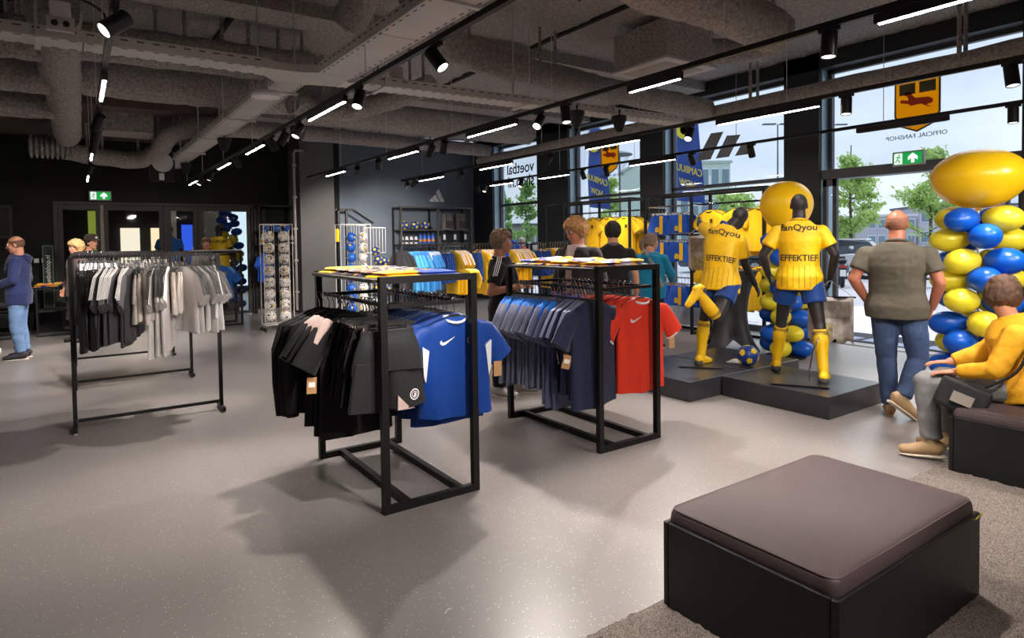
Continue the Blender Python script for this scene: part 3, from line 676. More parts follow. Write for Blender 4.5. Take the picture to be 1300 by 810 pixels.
double_rack(1.44, 3.375, .655, 1.2, 1.392, (.07, .56), 'black box frame clothes rack with black and blue garments, nearest to the viewer')
double_rack(3.165, 3.405, .655, 1.2, 1.39, (.09, .565), 'black box frame clothes rack with navy and red shirts, before the blazer person')
def straight_rack(x0, x1, y, H, lab, feet=.26, cat='clothes rack', back=0):
    r = thing('clothes_rail', lab, cat, (x0, y, 0)); W = x1-x0; t = .032
    for px in (0, W):
        part('post', sq(MB(), (px, 0, .05), (px, 0, H-t), t), BLK, r)
        part('foot', sq(MB(), (px, -feet/2, .03), (px, feet/2, .03), t), BLK, r)
        g = MB()
        for s in (-1, 1): g.lathe([(.014, 0), (.014, .014)], (px, s*feet/2, 0), 10)
        split(g, 'rubber_foot', mat('rubber_foot', '#b9b5b2', .6), r)
    part('rail', sq(MB(), (t, 0, H-t/2), (W-t, 0, H-t/2), t*.8), BLK, r); part('base_bar', sq(MB(), (t, 0, .085), (W-t, 0, .085), t*.8), BLK, r)
    return r
R0Y = (6.5, 8.37, 10.1)
for y, nme in zip(R0Y, ('front one of the three at left', 'middle one of the three at left', 'rear one of the three at left')):
    straight_rack(-.05, 1.115, y, 1.515, 'straight black clothes rail, '+nme)
H90 = PI/2
def row(y, z, items):
    for kind, m, a, b, n, lab, kw in items:
        kw = dict(kw); dr = kw.pop('dr', 0); run(kind, m, (a, y, z), (b, y, z), n, H90+dr, lab, lab.split(' on ')[0], side='left', **kw)
WS = mat('white_stripe', '#e8e6e4', .7); BS = mat('black_stripe', '#222224', .7); OLV = mat('olive_trim', '#b5b08a', .7)
row(R0Y[0], 1.49, [
 ('shorts', BLACKC, .0, .16, 6, 'long black training shorts on the front left rail', dict(L=.62, d=.018)),
 ('tee', CHAR, .17, .41, 6, 'charcoal tee with white shoulder stripes on the front left rail', dict(L=.66, d=.018, trim=WS, w=.25, sleeve=.25, dr=-.24)),
 ('shorts', CREAM, .42, .55, 5, 'cream shorts left of the long white tees, front left rail', dict(L=.42, d=.018)),
 ('tee', WHITE, .56, .70, 5, 'long white striped tee mid way on the front left rail', dict(L=.78, d=.018, trim=BS, w=.25, sleeve=.25, dr=-.2)),
 ('shorts', CREAM, .71, .80, 4, 'cream shorts right of the long white tees, front left rail', dict(L=.38, d=.018)),
 ('tee', WHITE, .82, 1.03, 7, 'white striped tee at the right of the front left rail', dict(L=.6, d=.018, trim=BS, sleeve=.22, dr=.25)),
 ('tee', cloth('#c9c6cf'), 1.05, 1.09, 1, 'pale grey tee hanging last at the right end of the front left rail', dict(L=.5, d=.018))])
row(R0Y[1], 1.49, [
 ('tee', BLACKC, .0, .36, 9, 'white striped black tee on the middle left rail', dict(L=.7, d=.02, trim=WS)),
 ('shorts', BLACKC, .38, .62, 6, 'black shorts on the middle left rail', dict(L=.75, d=.02)),
 ('shorts', CHAR, .64, .86, 6, 'charcoal shorts on the middle left rail', dict(L=.6, d=.02)),
 ('tee', WHITE, .88, 1.08, 5, 'white tee on the middle left rail', dict(L=.62, d=.02, trim=BS))])
row(R0Y[2], 1.49, [
 ('tee', BLACKC, .0, .5, 10, 'black tee on the rear left rail', dict(L=.66, d=.022)),
 ('shorts', CREAM, .52, .76, 5, 'cream shorts on the rear left rail', dict(L=.4, d=.022)),
 ('tee', WHITE, .78, 1.08, 6, 'white tee on the rear left rail', dict(L=.6, d=.022, trim=BS))])

# rack 1 : black on the left, blue on the right
xl, xr, z = 1.44+.07, 1.44+.56, 1.222
run('jacket', BLACKC, (xl-.08, 4.5, z), (xl-.03, 4.22, z), 4, .05, 'black long sleeved jacket at the back left of the nearest rack', 'black jackets on the nearest rack', L=.68, w=.24, d=.03)
run('tee', BLACKC, (xl-.03, 4.2, z), (xl-.03, 3.88, z), 5, .1, 'black tee with pale pink shoulders on the nearest rack', 'black tees with pale shoulders', L=.76, w=.24, d=.026, panel=mat('cloth_pink', '#c9b0a8', .8), ptag=2)
run('shorts', BLACKC, (xl+.01, 3.86, z), (xl+.01, 3.56, z), 6, 0, 'black football shorts in front on the nearest rack', 'black football shorts on the nearest rack', L=.44, d=.024)
hs = garment('shorts', cloth('#252528', .6), (xl+.02, 3.48, z), 0, 'foremost black shorts with round white badge on the nearest rack', None, L=.46, d=.03); hs.rotation_euler.z = 0
run('tee', cloth('#14305e', .5), (xr, 4.45, z), (xr, 3.74, z), 13, -.1, 'dark blue jersey on the nearest rack', 'dark blue jerseys on the nearest rack', L=.7, w=.235, d=.022)
run('tee', CHB, (xr, 3.73, z), (xr, 3.58, z), 3, -.15, 'royal blue jersey just behind the foremost on the nearest rack', 'royal blue jerseys behind the foremost', L=.7, w=.235, d=.026)
hj = garment('tee', CHB, (xr+.0, 3.50, z-.01), 0, 'foremost royal blue football jersey with white collar on the nearest rack', None, L=.64, w=.24, d=.034, collar=mat('white_collar', '#dfe3ea', .7)); hj.rotation_euler.z = -.06; hj.scale = (1, 1, 1)
SWOOSH = [(-.048, -.004), (-.044, -.018), (-.03, -.026), (-.012, -.024), (.058, .022), (-.01, -.006), (-.026, -.008), (-.034, -.002), (-.036, .008)]
def mesh_of(r): return [c for c in r.children if c.name.startswith('cloth')][0].data
def swoosh(r, x, z, s=1.0, m=PAPER):
    mb = MB().prism([(a*s+x, b*s+z) for a, b in SWOOSH], -.004, 0, lambda p, q, k: (p, k, q)); stick(mb, mesh_of(r), (0, 1, 0), .002).build('chest_mark', m, r, smooth=False)
def ring(r, x, z, ra, m, m2, sh=None):
    mb = MB(); n = 20
    for a, b in ((ra, ra*.82), (ra*.6, ra*.5)):
        vs = [(x+q*math.cos(2*PI*k/n), -.2, z+q*math.sin(2*PI*k/n)) for q in (a, b) for k in range(n)]; mb.add(vs, [(k, (k+1) % n, n+(k+1) % n, n+k) for k in range(n)])
    mb.prism([(x-.3*ra, z-.4*ra), (x+.1*ra, z-.4*ra), (x+.3*ra, z+.1*ra), (x, z+.45*ra), (x-.1*ra, z)], -.201, -.2, lambda p, q, k: (p, k, q))
    stick(mb, mesh_of(r), (0, 1, 0), .003).build('badge', m, r, smooth=False)
swoosh(hj, -.075, -.25); ring(hj, .1, -.26, .026, PAPER, None); ring(hs, .15, -.54, .033, PAPER, None)
b = MB()
for sg in (-1, 1):
    b.prism([(sg*.2, -.30), (sg*.245, -.27), (sg*.24, -.45), (sg*.225, -.5)], -.012, .012, lambda p, q, k: (p, k*4, q))
split(b, 'side_insert', mat('white_collar', '#dfe3ea', .7), hj, False)
b = MB().prism([(.02, -.62), (.13, -.62), (.1, -.615), (.02, -.53)], -.03, .0, lambda p, q, k: (p+.02, k-.02, q)); b.build('pale_hem', mat('cloth_pink', '#c9b0a8', .8), hs, smooth=False)
t = link('price_tag', MB().bb((-.03, -.001, -.1), (.03, .001, 0)).mesh('price_tag', TAG, smooth=False), hj, (.30, -.03, -.42))
g = MB()
for i in range(3):
    x = -.235-.0*i; g.prism([(x-.01, -.33-.02*i), (x+.012, -.32-.02*i), (x+.02, -.5), (x, -.52)], 0, .004, lambda p, q, k: (p, .05+.04*i+k, q))
split(g, 'red_insert', mat('insert_red', '#9b2633', .7), hj, False)

# rack 2 : greys and navy at left, red at right
xl, xr, z = 3.165+.09, 3.165+.565, 1.222
run('tee', GREYB, (xl-.05, 4.5, z), (xl-.02, 3.98, z), 13, .28, 'grey blue tee with bright blue collar on the second rack', 'grey blue training tees', L=.74, w=.24, d=.024, panel=BRIGHT, ptag=3)
run('tee', cloth('#5b6080'), (xl-.02, 3.95, z), (xl-.02, 3.83, z), 3, .3, 'long bluish grey tee beside navy polos on the second rack', 'bluish grey tees', L=.84, w=.25, d=.024, panel=BRIGHT)
run('tee', cloth('#2c3454'), (xl-.02, 3.8, z), (xl-.01, 3.58, z), 6, .3, 'navy polo shirt with pale piping on the second rack', 'navy polo shirts', L=.7, w=.24, d=.024, trim=mat('piping', '#8f96b8', .7), ptag=2)
hn = garment('tee', NAVY, (xl-.03, 3.54, z), 0, 'foremost dark navy shirt on the second rack beside the red jerseys', None, L=.78, w=.25, d=.034); hn.rotation_euler.z = .12
run('shorts', cloth('#7d2119'), (xr, 4.5, z), (xr, 4.0, z), 9, 0, 'dark red shorts on the red side of the second rack', 'dark red shorts', L=.4, d=.024)
run('tee', RED, (xr, 3.98, z), (xr, 3.60, z), 6, -.12, 'bright red jersey behind the foremost red one on the second rack', 'bright red jerseys', L=.72, w=.235, d=.028, trim=None, ptag=3)
hr = garment('tee', RED, (xr+.0, 3.53, z-.01), 0, 'foremost bright red football jersey with white trim and white swoosh', None, L=.74, w=.245, d=.036, collar=mat('white_collar', '#dfe3ea', .7)); hr.rotation_euler.z = -.12; hr.scale = (1, 1, 1)
swoosh(hr, -.08, -.26)
g = MB()
for sg in (-1, 1): g.loft([(sg*.345, 0, -.392), (sg*.352, 0, -.402)], [(.091, .042), (.091, .042)], 12, up=(0, 1, 0))
split(g, 'sleeve_trim', mat('white_collar', '#dfe3ea', .7), hr)
t = link('price_tag', MB().bb((-.03, -.001, -.1), (.03, .001, 0)).mesh('price_tag', TAG, smooth=False), hr, (.33, .0, -.43))

# back rails with blue and yellow shirts
for a, b, nme in ((4.36, 5.74, 'under the shelf unit'), (5.84, 7.1, 'behind the person in the black polo'), (7.2, 8.2, 'behind the blazer person')):
    straight_rack(a, b, 9.6, 1.54, 'straight black rail of blue and yellow shirts '+nme)
GRD = mat('cloth_blend', '#3f93d6', .6)
WB = mat('window_blue', '#1348a5', .6)
row(9.6, 1.515, [
 ('tee', BLACKC, 4.42, 4.6, 3, 'black shirt at the left end of the back rail', dict(L=.62, d=.02)),
 ('tee', LBLUE, 4.64, 4.86, 4, 'light blue tee on the back rail under the balls', dict(L=.66, d=.03, panel=mat('mid_blue', '#1f66c4', .6))),
 ('tee', cloth('#3b8fd4'), 4.9, 5.12, 4, 'grey shouldered blue tee on the back rail', dict(L=.66, d=.03, panel=mat('pale_grey', '#b9bcc8', .7))),
 ('shorts', cloth('#173f86'), 5.15, 5.42, 6, 'dark blue shorts left of the yellow shirts, back rail', dict(L=.5, d=.024)),
 ('tee', YEL, 5.46, 5.70, 5, 'leftmost bunch of yellow jerseys on the back rail', dict(L=.76, d=.026, trim=WS, w=.25)),
 ('shorts', cloth('#173f86'), 5.86, 5.99, 3, 'dark blue shorts between the yellow bunches, back rail', dict(L=.5, d=.024)),
 ('tee', YEL, 6.0, 6.3, 5, 'yellow jersey behind the black polo person, back rail', dict(L=.8, d=.03, trim=WS, w=.25)),
 ('shorts', BLUE, 6.34, 6.6, 5, 'blue shorts behind the black polo person, back rail', dict(L=.45, d=.024)),
 ('tee', YEL, 6.65, 7.05, 7, 'yellow jersey right of the black polo person, back rail', dict(L=.7, d=.026, trim=WS, w=.24)),
 ('shorts', WB, 7.28, 7.56, 5, 'deep blue shorts left of the blazer person, back rail', dict(L=.45, d=.024)),
 ('tee', YEL, 7.62, 8.12, 8, 'yellow jersey behind the blazer person, back rail', dict(L=.75, d=.026, trim=WS, w=.24))])

# blue jersey rack behind the left rails
r = thing('display_rack', 'low black rack with blue jerseys below the yellow dressed dummy', 'clothes rack', (1.75, 13.0, 0))
for px in (0, .9):
    for py in (0, .55): part('post', sq(MB(), (px, py, .02), (px, py, 1.43), .04), BLK, r)
for py in (0, .55): part('base_bar', sq(MB(), (.04, py, .02), (.86, py, .02), .04), BLK, r); part('top_bar', sq(MB(), (.04, py, 1.43), (.86, py, 1.43), .04), BLK, r)
part('shelf_top', MB().bb((-.02, -.02, 1.455), (.92, .57, 1.475)), mat('pale_shelf', '#a8a29d', .5), r); part('rail', MB().tube([(.45, .0, 1.28), (.45, .55, 1.28)], .013), BLK, r); part('rail_beam', sq(MB(), (.04, .275, 1.38), (.86, .275, 1.38), .03), BLK, r)
run('tee', LBLUE, (2.2, 13.5, 1.28), (2.2, 13.12, 1.28), 5, .2, 'light blue jersey on the low rack at the doors', 'light blue jerseys at the dummies', L=.55, w=.24, d=.03)
hb = garment('tee', cloth('#1a5fb4', .5), (2.24, 13.02, 1.28), 0, 'foremost blue jersey with badge on the low rack below the yellow dummy', None, L=.58, w=.25, d=.036, panel=mat('pale_blue', '#6fb4e6', .6)); hb.rotation_euler.z = -.05
ring(hb, .1, -.26, .04, mat('badge_gold', '#d9b45a', .6), None)
run('shorts', BLACKC, (2.2, 13.3, .72), (2.2, 13.1, .72), 2, 0, 'black shorts under the blue jerseys, low rack', 'black shorts under blue jerseys', L=.22, d=.024)
# shelf unit behind the left ball stand
r = thing('wall_shelf_unit', 'black open shelf unit with bottles behind the white ball stand', 'shelf unit', (3.35, 14.45, 0))
for px in (0, .8):
    for py in (0, .4): part('post', sq(MB(), (px, py, .02), (px, py, 2.42), .035), BLK, r)
for z in (1.55, 1.86, 2.42): part('shelf', MB().bb((.018, -.015, z-.015), (.782, .41, z+.015)), BLK, r)
part('rail', MB().tube([(.03, .2, 1.45), (.77, .2, 1.45)], .013), BLK, r)
run('tee', BLUE, (3.42, 14.65, 1.45), (3.55, 14.65, 1.45), 3, H90*.6, 'blue jersey left of the white ball stand, unit rail', 'blue jerseys by the ball stand', L=.6, w=.24, d=.03)
run('tee', BLACKC, (3.75, 14.65, 1.45), (4.05, 14.65, 1.45), 5, H90, 'black shirt behind the white ball stand, unit rail', 'black shirts by the ball stand', L=.9, w=.24, d=.03)

# shelf unit on the slate wall
SUX, SUY = 6.7, 14.35
r = thing('wall_shelf_unit', 'tall dark shelf unit with balls and bottles under the three bar logo', 'shelf unit', (SUX, SUY, 0)); DS = mat('shelf_grey', '#55524f', .5, .3)
for px in (.02, 1.05, 2.06):
    part('post', sq(MB(), (px, 0, .02), (px, 0, 2.44), .04), DS, r); part('rear_post', sq(MB(), (px, .48, .02), (px, .48, 2.44), .04), BLK, r)
    part('cross_bar', sq(MB(), (px, .04, 2.44), (px, .44, 2.44), .035), DS, r)
part('top_bar', sq(MB(), (.06, 0, 2.44), (2.02, 0, 2.44), .04), DS, r); part('rear_top_bar', sq(MB(), (.06, .48, 2.44), (2.02, .48, 2.44), .04), BLK, r)
for z in (1.88, 1.52, .25): part('shelf', MB().bb((.042, .02, z-.025), (2.04, .46, z)), DS, r)
part('rail', MB().tube([(.05, .24, 1.44), (2.03, .24, 1.44)], .013), CHROME, r)
run('shorts', cloth('#173f86'), (SUX+.15, SUY+.24, 1.44), (SUX+1.9, SUY+.24, 1.44), 14, H90, 'dark blue shorts on the tall shelf unit rail', 'dark blue shorts on the shelf unit', L=.5, d=.03)
# ================================================================ FIGURES
def join_me(meshes, name):
    vs = []; fs = []
    for m in meshes:
        b = len(vs); vs += [v.co[:] for v in m.vertices]; fs += [tuple(i+b for i in p.vertices) for p in m.polygons]
    me = bpy.data.meshes.new(name); me.from_pydata(vs, [], fs); me.shade_smooth(); return me
def lerp(a, b, t): return a+(b-a)*t
def hand(mb, wr, d, n, tsg, curl=.5, k=1.0):
    """palm, four fingers and thumb; d = direction of the fingers, n = where the palm looks, tsg = thumb side"""
    d = V(d).normalized(); n = (V(n)-d*V(n).dot(d)).normalized(); a = d.cross(n)*tsg
    wr = V(wr)
    mb.loft([wr-d*.02*k, wr+d*.02*k, wr+d*.055*k, wr+d*.09*k], [(.026*k, .02*k), (.033*k, .017*k), (.042*k, .015*k), (.041*k, .012*k)], 12, up=n)
    for i, (off, L, r) in enumerate(((.032, .068, .0088), (.0108, .078, .0092), (-.0108, .072, .0088), (-.031, .056, .0078))):
        p = wr+d*.085*k+a*off*k; ang = 0; pts = [p-d*.015*k]
        rs = [r*k*1.08]
        for s, f in enumerate((.45, .32, .23)):
            ang += curl*(.55, .9, .7)[s]*(1+.12*i); dd = d*math.cos(ang)+n*math.sin(ang)+a*off*.8
            p = p+dd*L*f*k; pts.append(p); rs.append(r*k*(1-.1*s))
        for q in range(3): mb.cap(pts[q], pts[q+1], rs[q], rs[q+1], 8)
    t0 = wr+d*.025*k+a*.028*k; t1 = t0+(d*.55+a*.75+n*.35)*.038*k; t2 = t1+(d*.85+a*.25+n*(.2+.5*curl))*.036*k
    mb.cap(t0-a*.01*k, t1, .0135*k, .011*k, 8); mb.cap(t1, t2, .011*k, .0085*k, 8)
def Rm(yaw=0, pit=0, roll=0): return Matrix.Rotation(yaw, 3, 'Z') @ Matrix.Rotation(pit, 3, 'X') @ Matrix.Rotation(roll, 3, 'Y')
def stand(h=1.78, face=0.0, g=1.0):
    """joints of a relaxed standing figure; face = heading in the local frame (0 = away from the viewer, 90 = to picture left)"""
    k = h/1.8; M = Matrix.Rotation(face, 3, 'Z'); J = {}
    for n, p in dict(pel=(0, 0, .95), waist=(0, .01, 1.10), chest=(0, 0, 1.30), neck=(0, -.02, 1.50), head=(0, .02, 1.65)).items(): J[n] = M @ (V(p)*k)
    for s, c in ((1, 'r'), (-1, 'l')):
        for n, p in dict(sh=(.185*g, -.02, 1.395), el=(.245*g, -.05, 1.15), wr=(.26*g, .06, .92), hip=(.095, 0, .92), kn=(.105, .02, .50), an=(.105, -.03, .085)).items(): J[n+c] = M @ V((p[0]*s*k, p[1]*k, p[2]*k))
    J['k'] = k; J['F'] = M @ V((0, 1, 0)); J['hf'] = face; J['toel'] = M @ V((-.12, 1, 0)); J['toer'] = M @ V((.12, 1, 0)); J['g'] = g; J['hp'] = 0; J['hr'] = 0
    return J
def torso_loft(mb, J, add=0.0, z0=-.09, top=1.0, hem=0.0, n=24):
    g = J['g']; k = J['k']; pel, wa, ch, ne = J['pel'], J['waist'], J['chest'], J['neck']; ax = (ne-pel).normalized(); F = J['F']
    # local sideways direction follows the shoulders at the top and the hips below
    P = [pel+ax*z0*k if hem == 0 else pel+ax*z0*k, pel, lerp(pel, wa, .7), lerp(wa, ch, .45), ch, lerp(ch, ne, .42), lerp(ch, ne, .70), lerp(ch, ne, .88), ne]
    Rr = [(.165, .115), (.172, .118), (.158, .108), (.160, .112), (.178, .122), (.176, .108), (.146, .094), (.10, .08), (.074, .07)]
    Rr = [((a*g+add)*k+(hem if i < 2 else 0), (b*g+add)*k+(hem*.7 if i < 2 else 0)) for i, (a, b) in enumerate(Rr)]
    if top < 1: P, Rr = P[:-1], Rr[:-1]
    mb.loft(P, Rr, n, up=F, sq=.9)
def limb(mb, pts, rs, n=14): 
    pts = [V(p) for p in pts]
    for i in range(len(pts)-1): mb.cap(pts[i], pts[i+1], rs[i], rs[i+1], n)
def foot_mb(mb, an, toe, k=1.0, grow=0.0, L=.26):
    t = V(toe); t.normalize(); an = V(an); up = V((0, 0, 1)) if abs(t.z) < .8 else V((t.x, t.y, 0)).normalized()
    u = (up-t*up.dot(t)).normalized(); base = an-u*.045*k
    P = [base-t*.075*k, base-t*.055*k+u*.012*k, base+u*.02*k, base+t*.07*k+u*.006*k, base+t*.13*k-u*.006*k, base+t*(L-.09)*k-u*.012*k, base+t*(L-.07)*k-u*.014*k]
    mb.loft(P, [((a+grow)*k, (b+grow)*k) for a, b in ((.02, .025), (.033, .045), (.038, .055), (.042, .04), (.046, .03), (.036, .022), (.015, .012))], 14, up=u)
def figure(label, loc, az, J, skin=SKIN, cat='person', name='person', group=None, vox=.0085, hands=True, wear=(), hair=None, face=True, hd=None, curl=.5, shoe=None, mann=False, handvox=.0046):
    k = J['k']; g = J['g']; r = thing(name, label, cat, loc, -R(az), group); F = J['F']; Hm = Rm(J['hf'], J['hp'], J['hr']); H = J['head']
    def hl(p): return H+Hm @ (V(p)*k)
    b = MB(); torso_loft(b, J)
    for c, s in (('r', 1), ('l', -1)):
        sh, el, wr, hp, kn, an = [J[q+c] for q in ('sh', 'el', 'wr', 'hip', 'kn', 'an')]
        limb(b, [lerp(sh, J['neck'], .35)-V((0, 0, .04*k)), sh, lerp(sh, el, .5), el, lerp(el, wr, .3), wr], [x*k*(.6+.4*g) for x in (.045, .054, .05, .042, .043, .029)])
        d_ = (an-kn); back = -F if abs((an-kn).normalized().dot(F)) < .8 else V((0, 0, -1))
        limb(b, [hp, lerp(hp, kn, .5), kn, lerp(kn, an, .3)+back*.015*k, lerp(kn, an, .65), an], [x*k*(.6+.4*g) for x in (.085, .074, .055, .055, .042, .035)])
        foot_mb(b, an, J['toe'+c], k)
    # head and neck
    limb(b, [J['neck']-V((0, 0, .03*k)), hl((0, -.025, -.06))], [.066*k, .06*k])
    b.ell(hl((0, -.015, .025)), (.077*k, .098*k, .095*k), Hm, 20, 14); b.ell(hl((0, .028, -.045)), (.06*k, .07*k, .08*k), Hm, 18, 12)
    if not mann:
        b.ell(hl((0, .07, -.1)), (.026*k, .024*k, .02*k), Hm); b.cap(hl((0, .088, .012)), hl((0, .112, -.028)), .009*k, .014*k, 8)
        for s in (-1, 1): b.ell(hl((s*.078, -.005, -.01)), (.012*k, .022*k, .034*k), Hm, 10, 8); b.ell(hl((s*.035, .07, -.025)), (.025*k, .02*k, .022*k), Hm); b.ell(hl((s*.032, .08, .03)), (.026*k, .012*k, .01*k), Hm)
        b.ell(hl((0, .09, -.066)), (.024*k, .012*k, .012*k), Hm)
    else:
        b.ell(hl((0, .075, -.02)), (.03*k, .03*k, .055*k), Hm)
        for s in (-1, 1): b.ell(hl((s*.078, -.01, -.01)), (.006*k, .018*k, .03*k), Hm, 10, 8)
    parts = [remesh(b, vox, 5)]
    if hands:
        for c, s in (('r', 1), ('l', -1)):
            if hd and c in hd and hd[c] is None: continue
            el, wr = J['el'+c], J['wr'+c]; d = (wr-el).normalized(); side = F.cross(V((0, 0, 1)))*s
            d, n, cu = (hd[c] if hd and c in hd else (d, -side, curl))
            h = MB(); n_ = (V(n)-V(d).normalized()*V(n).dot(V(d).normalized())).normalized(); a = V(d).normalized().cross(n_)
            ts = 1 if (hd and c in hd and len(hd[c]) > 3 and hd[c][3] > 0) else (-1 if (hd and c in hd and len(hd[c]) > 3) else (1 if a.dot(F) > 0 else -1))
            hand(h, wr, d, n_, ts, cu, k); parts.append(remesh(h, handvox, 3))
    me = join_me(parts, 'body'); me.materials.append(skin); link('body', me, r)
    if face and not mann:
        for s in (-1, 1):
            e = MB().ell(hl((s*.032, .0835, .012)), (.0135*k, .010*k, .0095*k), Hm, 10, 8).build('eye', mat('eye_white', '#e8e2dc', .3), r); MB().ell(hl((s*.032, .0925, .012)), (.006*k, .003*k, .006*k), Hm, 8, 6).build('iris', mat('iris', '#2e241f', .3), e)
            MB().tube([hl((s*.014, .095, .032)), hl((s*.034, .094, .038)), hl((s*.054, .08, .032))], [.004*k, .005*k, .003*k], 6).build('eyebrow', hair[1] if hair else mat('brow', '#5b4334', .8), r)
        MB().tube([hl((-.024, .094, -.066)), hl((-.01, .104, -.063)), hl((.01, .104, -.063)), hl((.024, .094, -.066))], [.003*k, .006*k, .006*k, .003*k], 6).build('mouth', mat('lips', '#a8605a', .5), r)
    if hair:
        kind, hm = hair[0], hair[1]; hb = MB(); rr = random.Random(len(label))
        rad = {'short': .02, 'curly': .034, 'bob': .028, 'tail': .022, 'stubble': .009, 'mid': .025}[kind]; grow = {'short': 1.04, 'curly': 1.12, 'bob': 1.1, 'tail': 1.05, 'stubble': 1.0, 'mid': 1.08}[kind]
        low = {'short': -.05, 'curly': -.05, 'bob': -.13, 'tail': -.055, 'stubble': -.05, 'mid': -.075}[kind]
        for i in range(520):
            z = 1-2*(i+.5)/520; th = i*2.39996; x = math.sqrt(1-z*z)*math.cos(th); y = math.sqrt(1-z*z)*math.sin(th)
            px, py, pz = x*.078*grow, y*.099*grow-.015, z*.096*grow+.025
            if pz < low or (py > .045 and pz < .062) or (py > .0 and pz < .0 and kind != 'bob') or (py > .03 and pz < .03): continue
            if kind == 'stubble' and (pz > .055): continue
            if kind == 'bob' and pz < -.0: px *= 1.12; 
            q = rad*rr.uniform(.75, 1.15); hb.ell(hl((px+rr.uniform(-1, 1)*rad*.2, py, pz)), (q*k,)*3, None, 7, 5)
        if kind == 'tail':
            limb(hb, [hl((0, -.11, .03)), hl((0, -.16, .0)), hl((0, -.165, -.08)), hl((.01, -.15, -.14))], [.03*k, .04*k, .036*k, .015*k], 10)
        hv = {'stubble': .006, 'short': .0075}.get(kind, .008)
        am = {'curly': .012, 'bob': .006, 'tail': .004, 'stubble': .0, 'mid': .006, 'short': .004}[kind]
        hmesh = remesh(hb, hv, 2, disp=lambda co: am*noise.noise(co*V((55, 55, 22) if kind != 'curly' else (50, 50, 50)))); hmesh.materials.append(hm); link('hair', hmesh, r)
    for w_ in wear: w_(r, J, hl)
    if shoe:
        for c in 'rl':
            s_ = MB(); foot_mb(s_, J['an'+c]+V((0, 0, .004)), J['toe'+c], k, .008, .285); an = J['an'+c]; kn = J['kn'+c]
            s_.cap(an, lerp(an, kn, .1 if len(shoe) < 3 else .16), .048*k, .047*k, 12)
            me = remesh(s_, .008, 3); me.materials.append(shoe[0]); o = link('shoe', me, r)
            sol = MB(); t = V(J['toe'+c]).normalized(); up = V((0, 0, 1)) if abs(t.z) < .8 else V((t.x, t.y, 0)).normalized(); u = (up-t*up.dot(t)).normalized(); base = an-u*.088*k
            sol.loft([base-t*.085*k, base-t*.06*k, base, base+t*.1*k, base+t*.17*k, base+t*.215*k], [(.02*k, .012*k), (.04*k, .014*k), (.042*k, .013*k), (.052*k, .012*k), (.045*k, .012*k), (.02*k, .01*k)], 14, up=u)
            sol.build('sole', shoe[1], o)
    return r
def fold(a=.007, f=(9, 9, 4), f2=24): return lambda co: a*noise.noise(co*V(f))+a*.45*noise.noise(co*f2)
def W_top(m, sleeve=.6, hem=-.16, loose=.02, a=.008, vox=.0095, collar=None, nm='shirt', flare=.012, sr=1.0, cuff=None):
    def fn(r, J, hl):
        k = J['k']; g = J['g']; b = MB(); torso_loft(b, J, loose, hem, hem=flare, n=28)
        for c in 'rl':
            sh, el, wr = J['sh'+c], J['el'+c], J['wr'+c]; q = lerp(sh, J['neck'], .38)-V((0, 0, .035*k)); gg = (.6+.4*g)
            if sleeve <= 1: P = [q, sh, lerp(sh, el, sleeve*.5), lerp(sh, el, sleeve)]; rs = [.06, .069, .071, .075]
            else: P = [q, sh, lerp(sh, el, .5), el, lerp(el, wr, .5), lerp(el, wr, sleeve-1)]; rs = [.06, .069, .064, .058, .052, .042]
            rs = [x*k*gg*sr for x in rs]
            limb(b, P[:-1], rs[:-1], 16); b.loft(P[-2:], rs[-2:], 16)
        me = remesh(b, vox, 6, disp=fold(a)); me.materials.append(m); o = link(nm, me, r)
        if collar:
            n0 = J['neck']; ax = (J['head']-n0).normalized(); x = ax.cross(J['F']).normalized(); f = x.cross(ax).normalized(); f = -f if f.dot(J['F']) < 0 else f
            MB().tube([n0+ax*(-.002-.03*max(0, math.sin(t)))*k+(x*math.cos(t)*.076+f*math.sin(t)*.073)*k for t in [2*PI*i/20 for i in range(21)]], .013*k, 8).build('collar', collar, r)
    return fn
def W_legs(m, end=2.0, loose=.015, a=.007, vox=.0095, nm='trousers', r0=.108, r1=.082, r2=.062, top=.05):
    """end: 1 = knee, 2 = ankle"""
    def fn(r, J, hl):
        k = J['k']; g = J['g']; b = MB(); pel = J['pel']; ax = (J['waist']-pel).normalized(); gg = (.6+.4*g)
        b.loft([lerp(J['hipr'], J['hipl'], .5)-ax*.07*k, pel-ax*.02*k, pel+ax*top*k], [((.165*g+loose)*k, (.12*g+loose)*k), ((.172*g+loose)*k, (.122*g+loose)*k), ((.164*g+loose)*k, (.113*g+loose)*k)], 24, up=J['F'], sq=.9)
        for c in 'rl':
            hp, kn, an = J['hip'+c], J['kn'+c], J['an'+c]
            if end <= 1: P = [hp, lerp(hp, kn, end*.5), lerp(hp, kn, end)]; rs = [r0, r0*.98, r1]
            else: P = [hp, lerp(hp, kn, .5), kn, lerp(kn, an, .4), lerp(kn, an, end-1)]; rs = [r0, r0*.9, r1, r1*.93, r2]
            rs = [x*k*gg for x in rs]; limb(b, P[:-1], rs[:-1], 16); b.loft(P[-2:], rs[-2:], 16)
        me = remesh(b, vox, 5, disp=fold(a, (7, 7, 13))); me.materials.append(m); link(nm, me, r)
    return fn
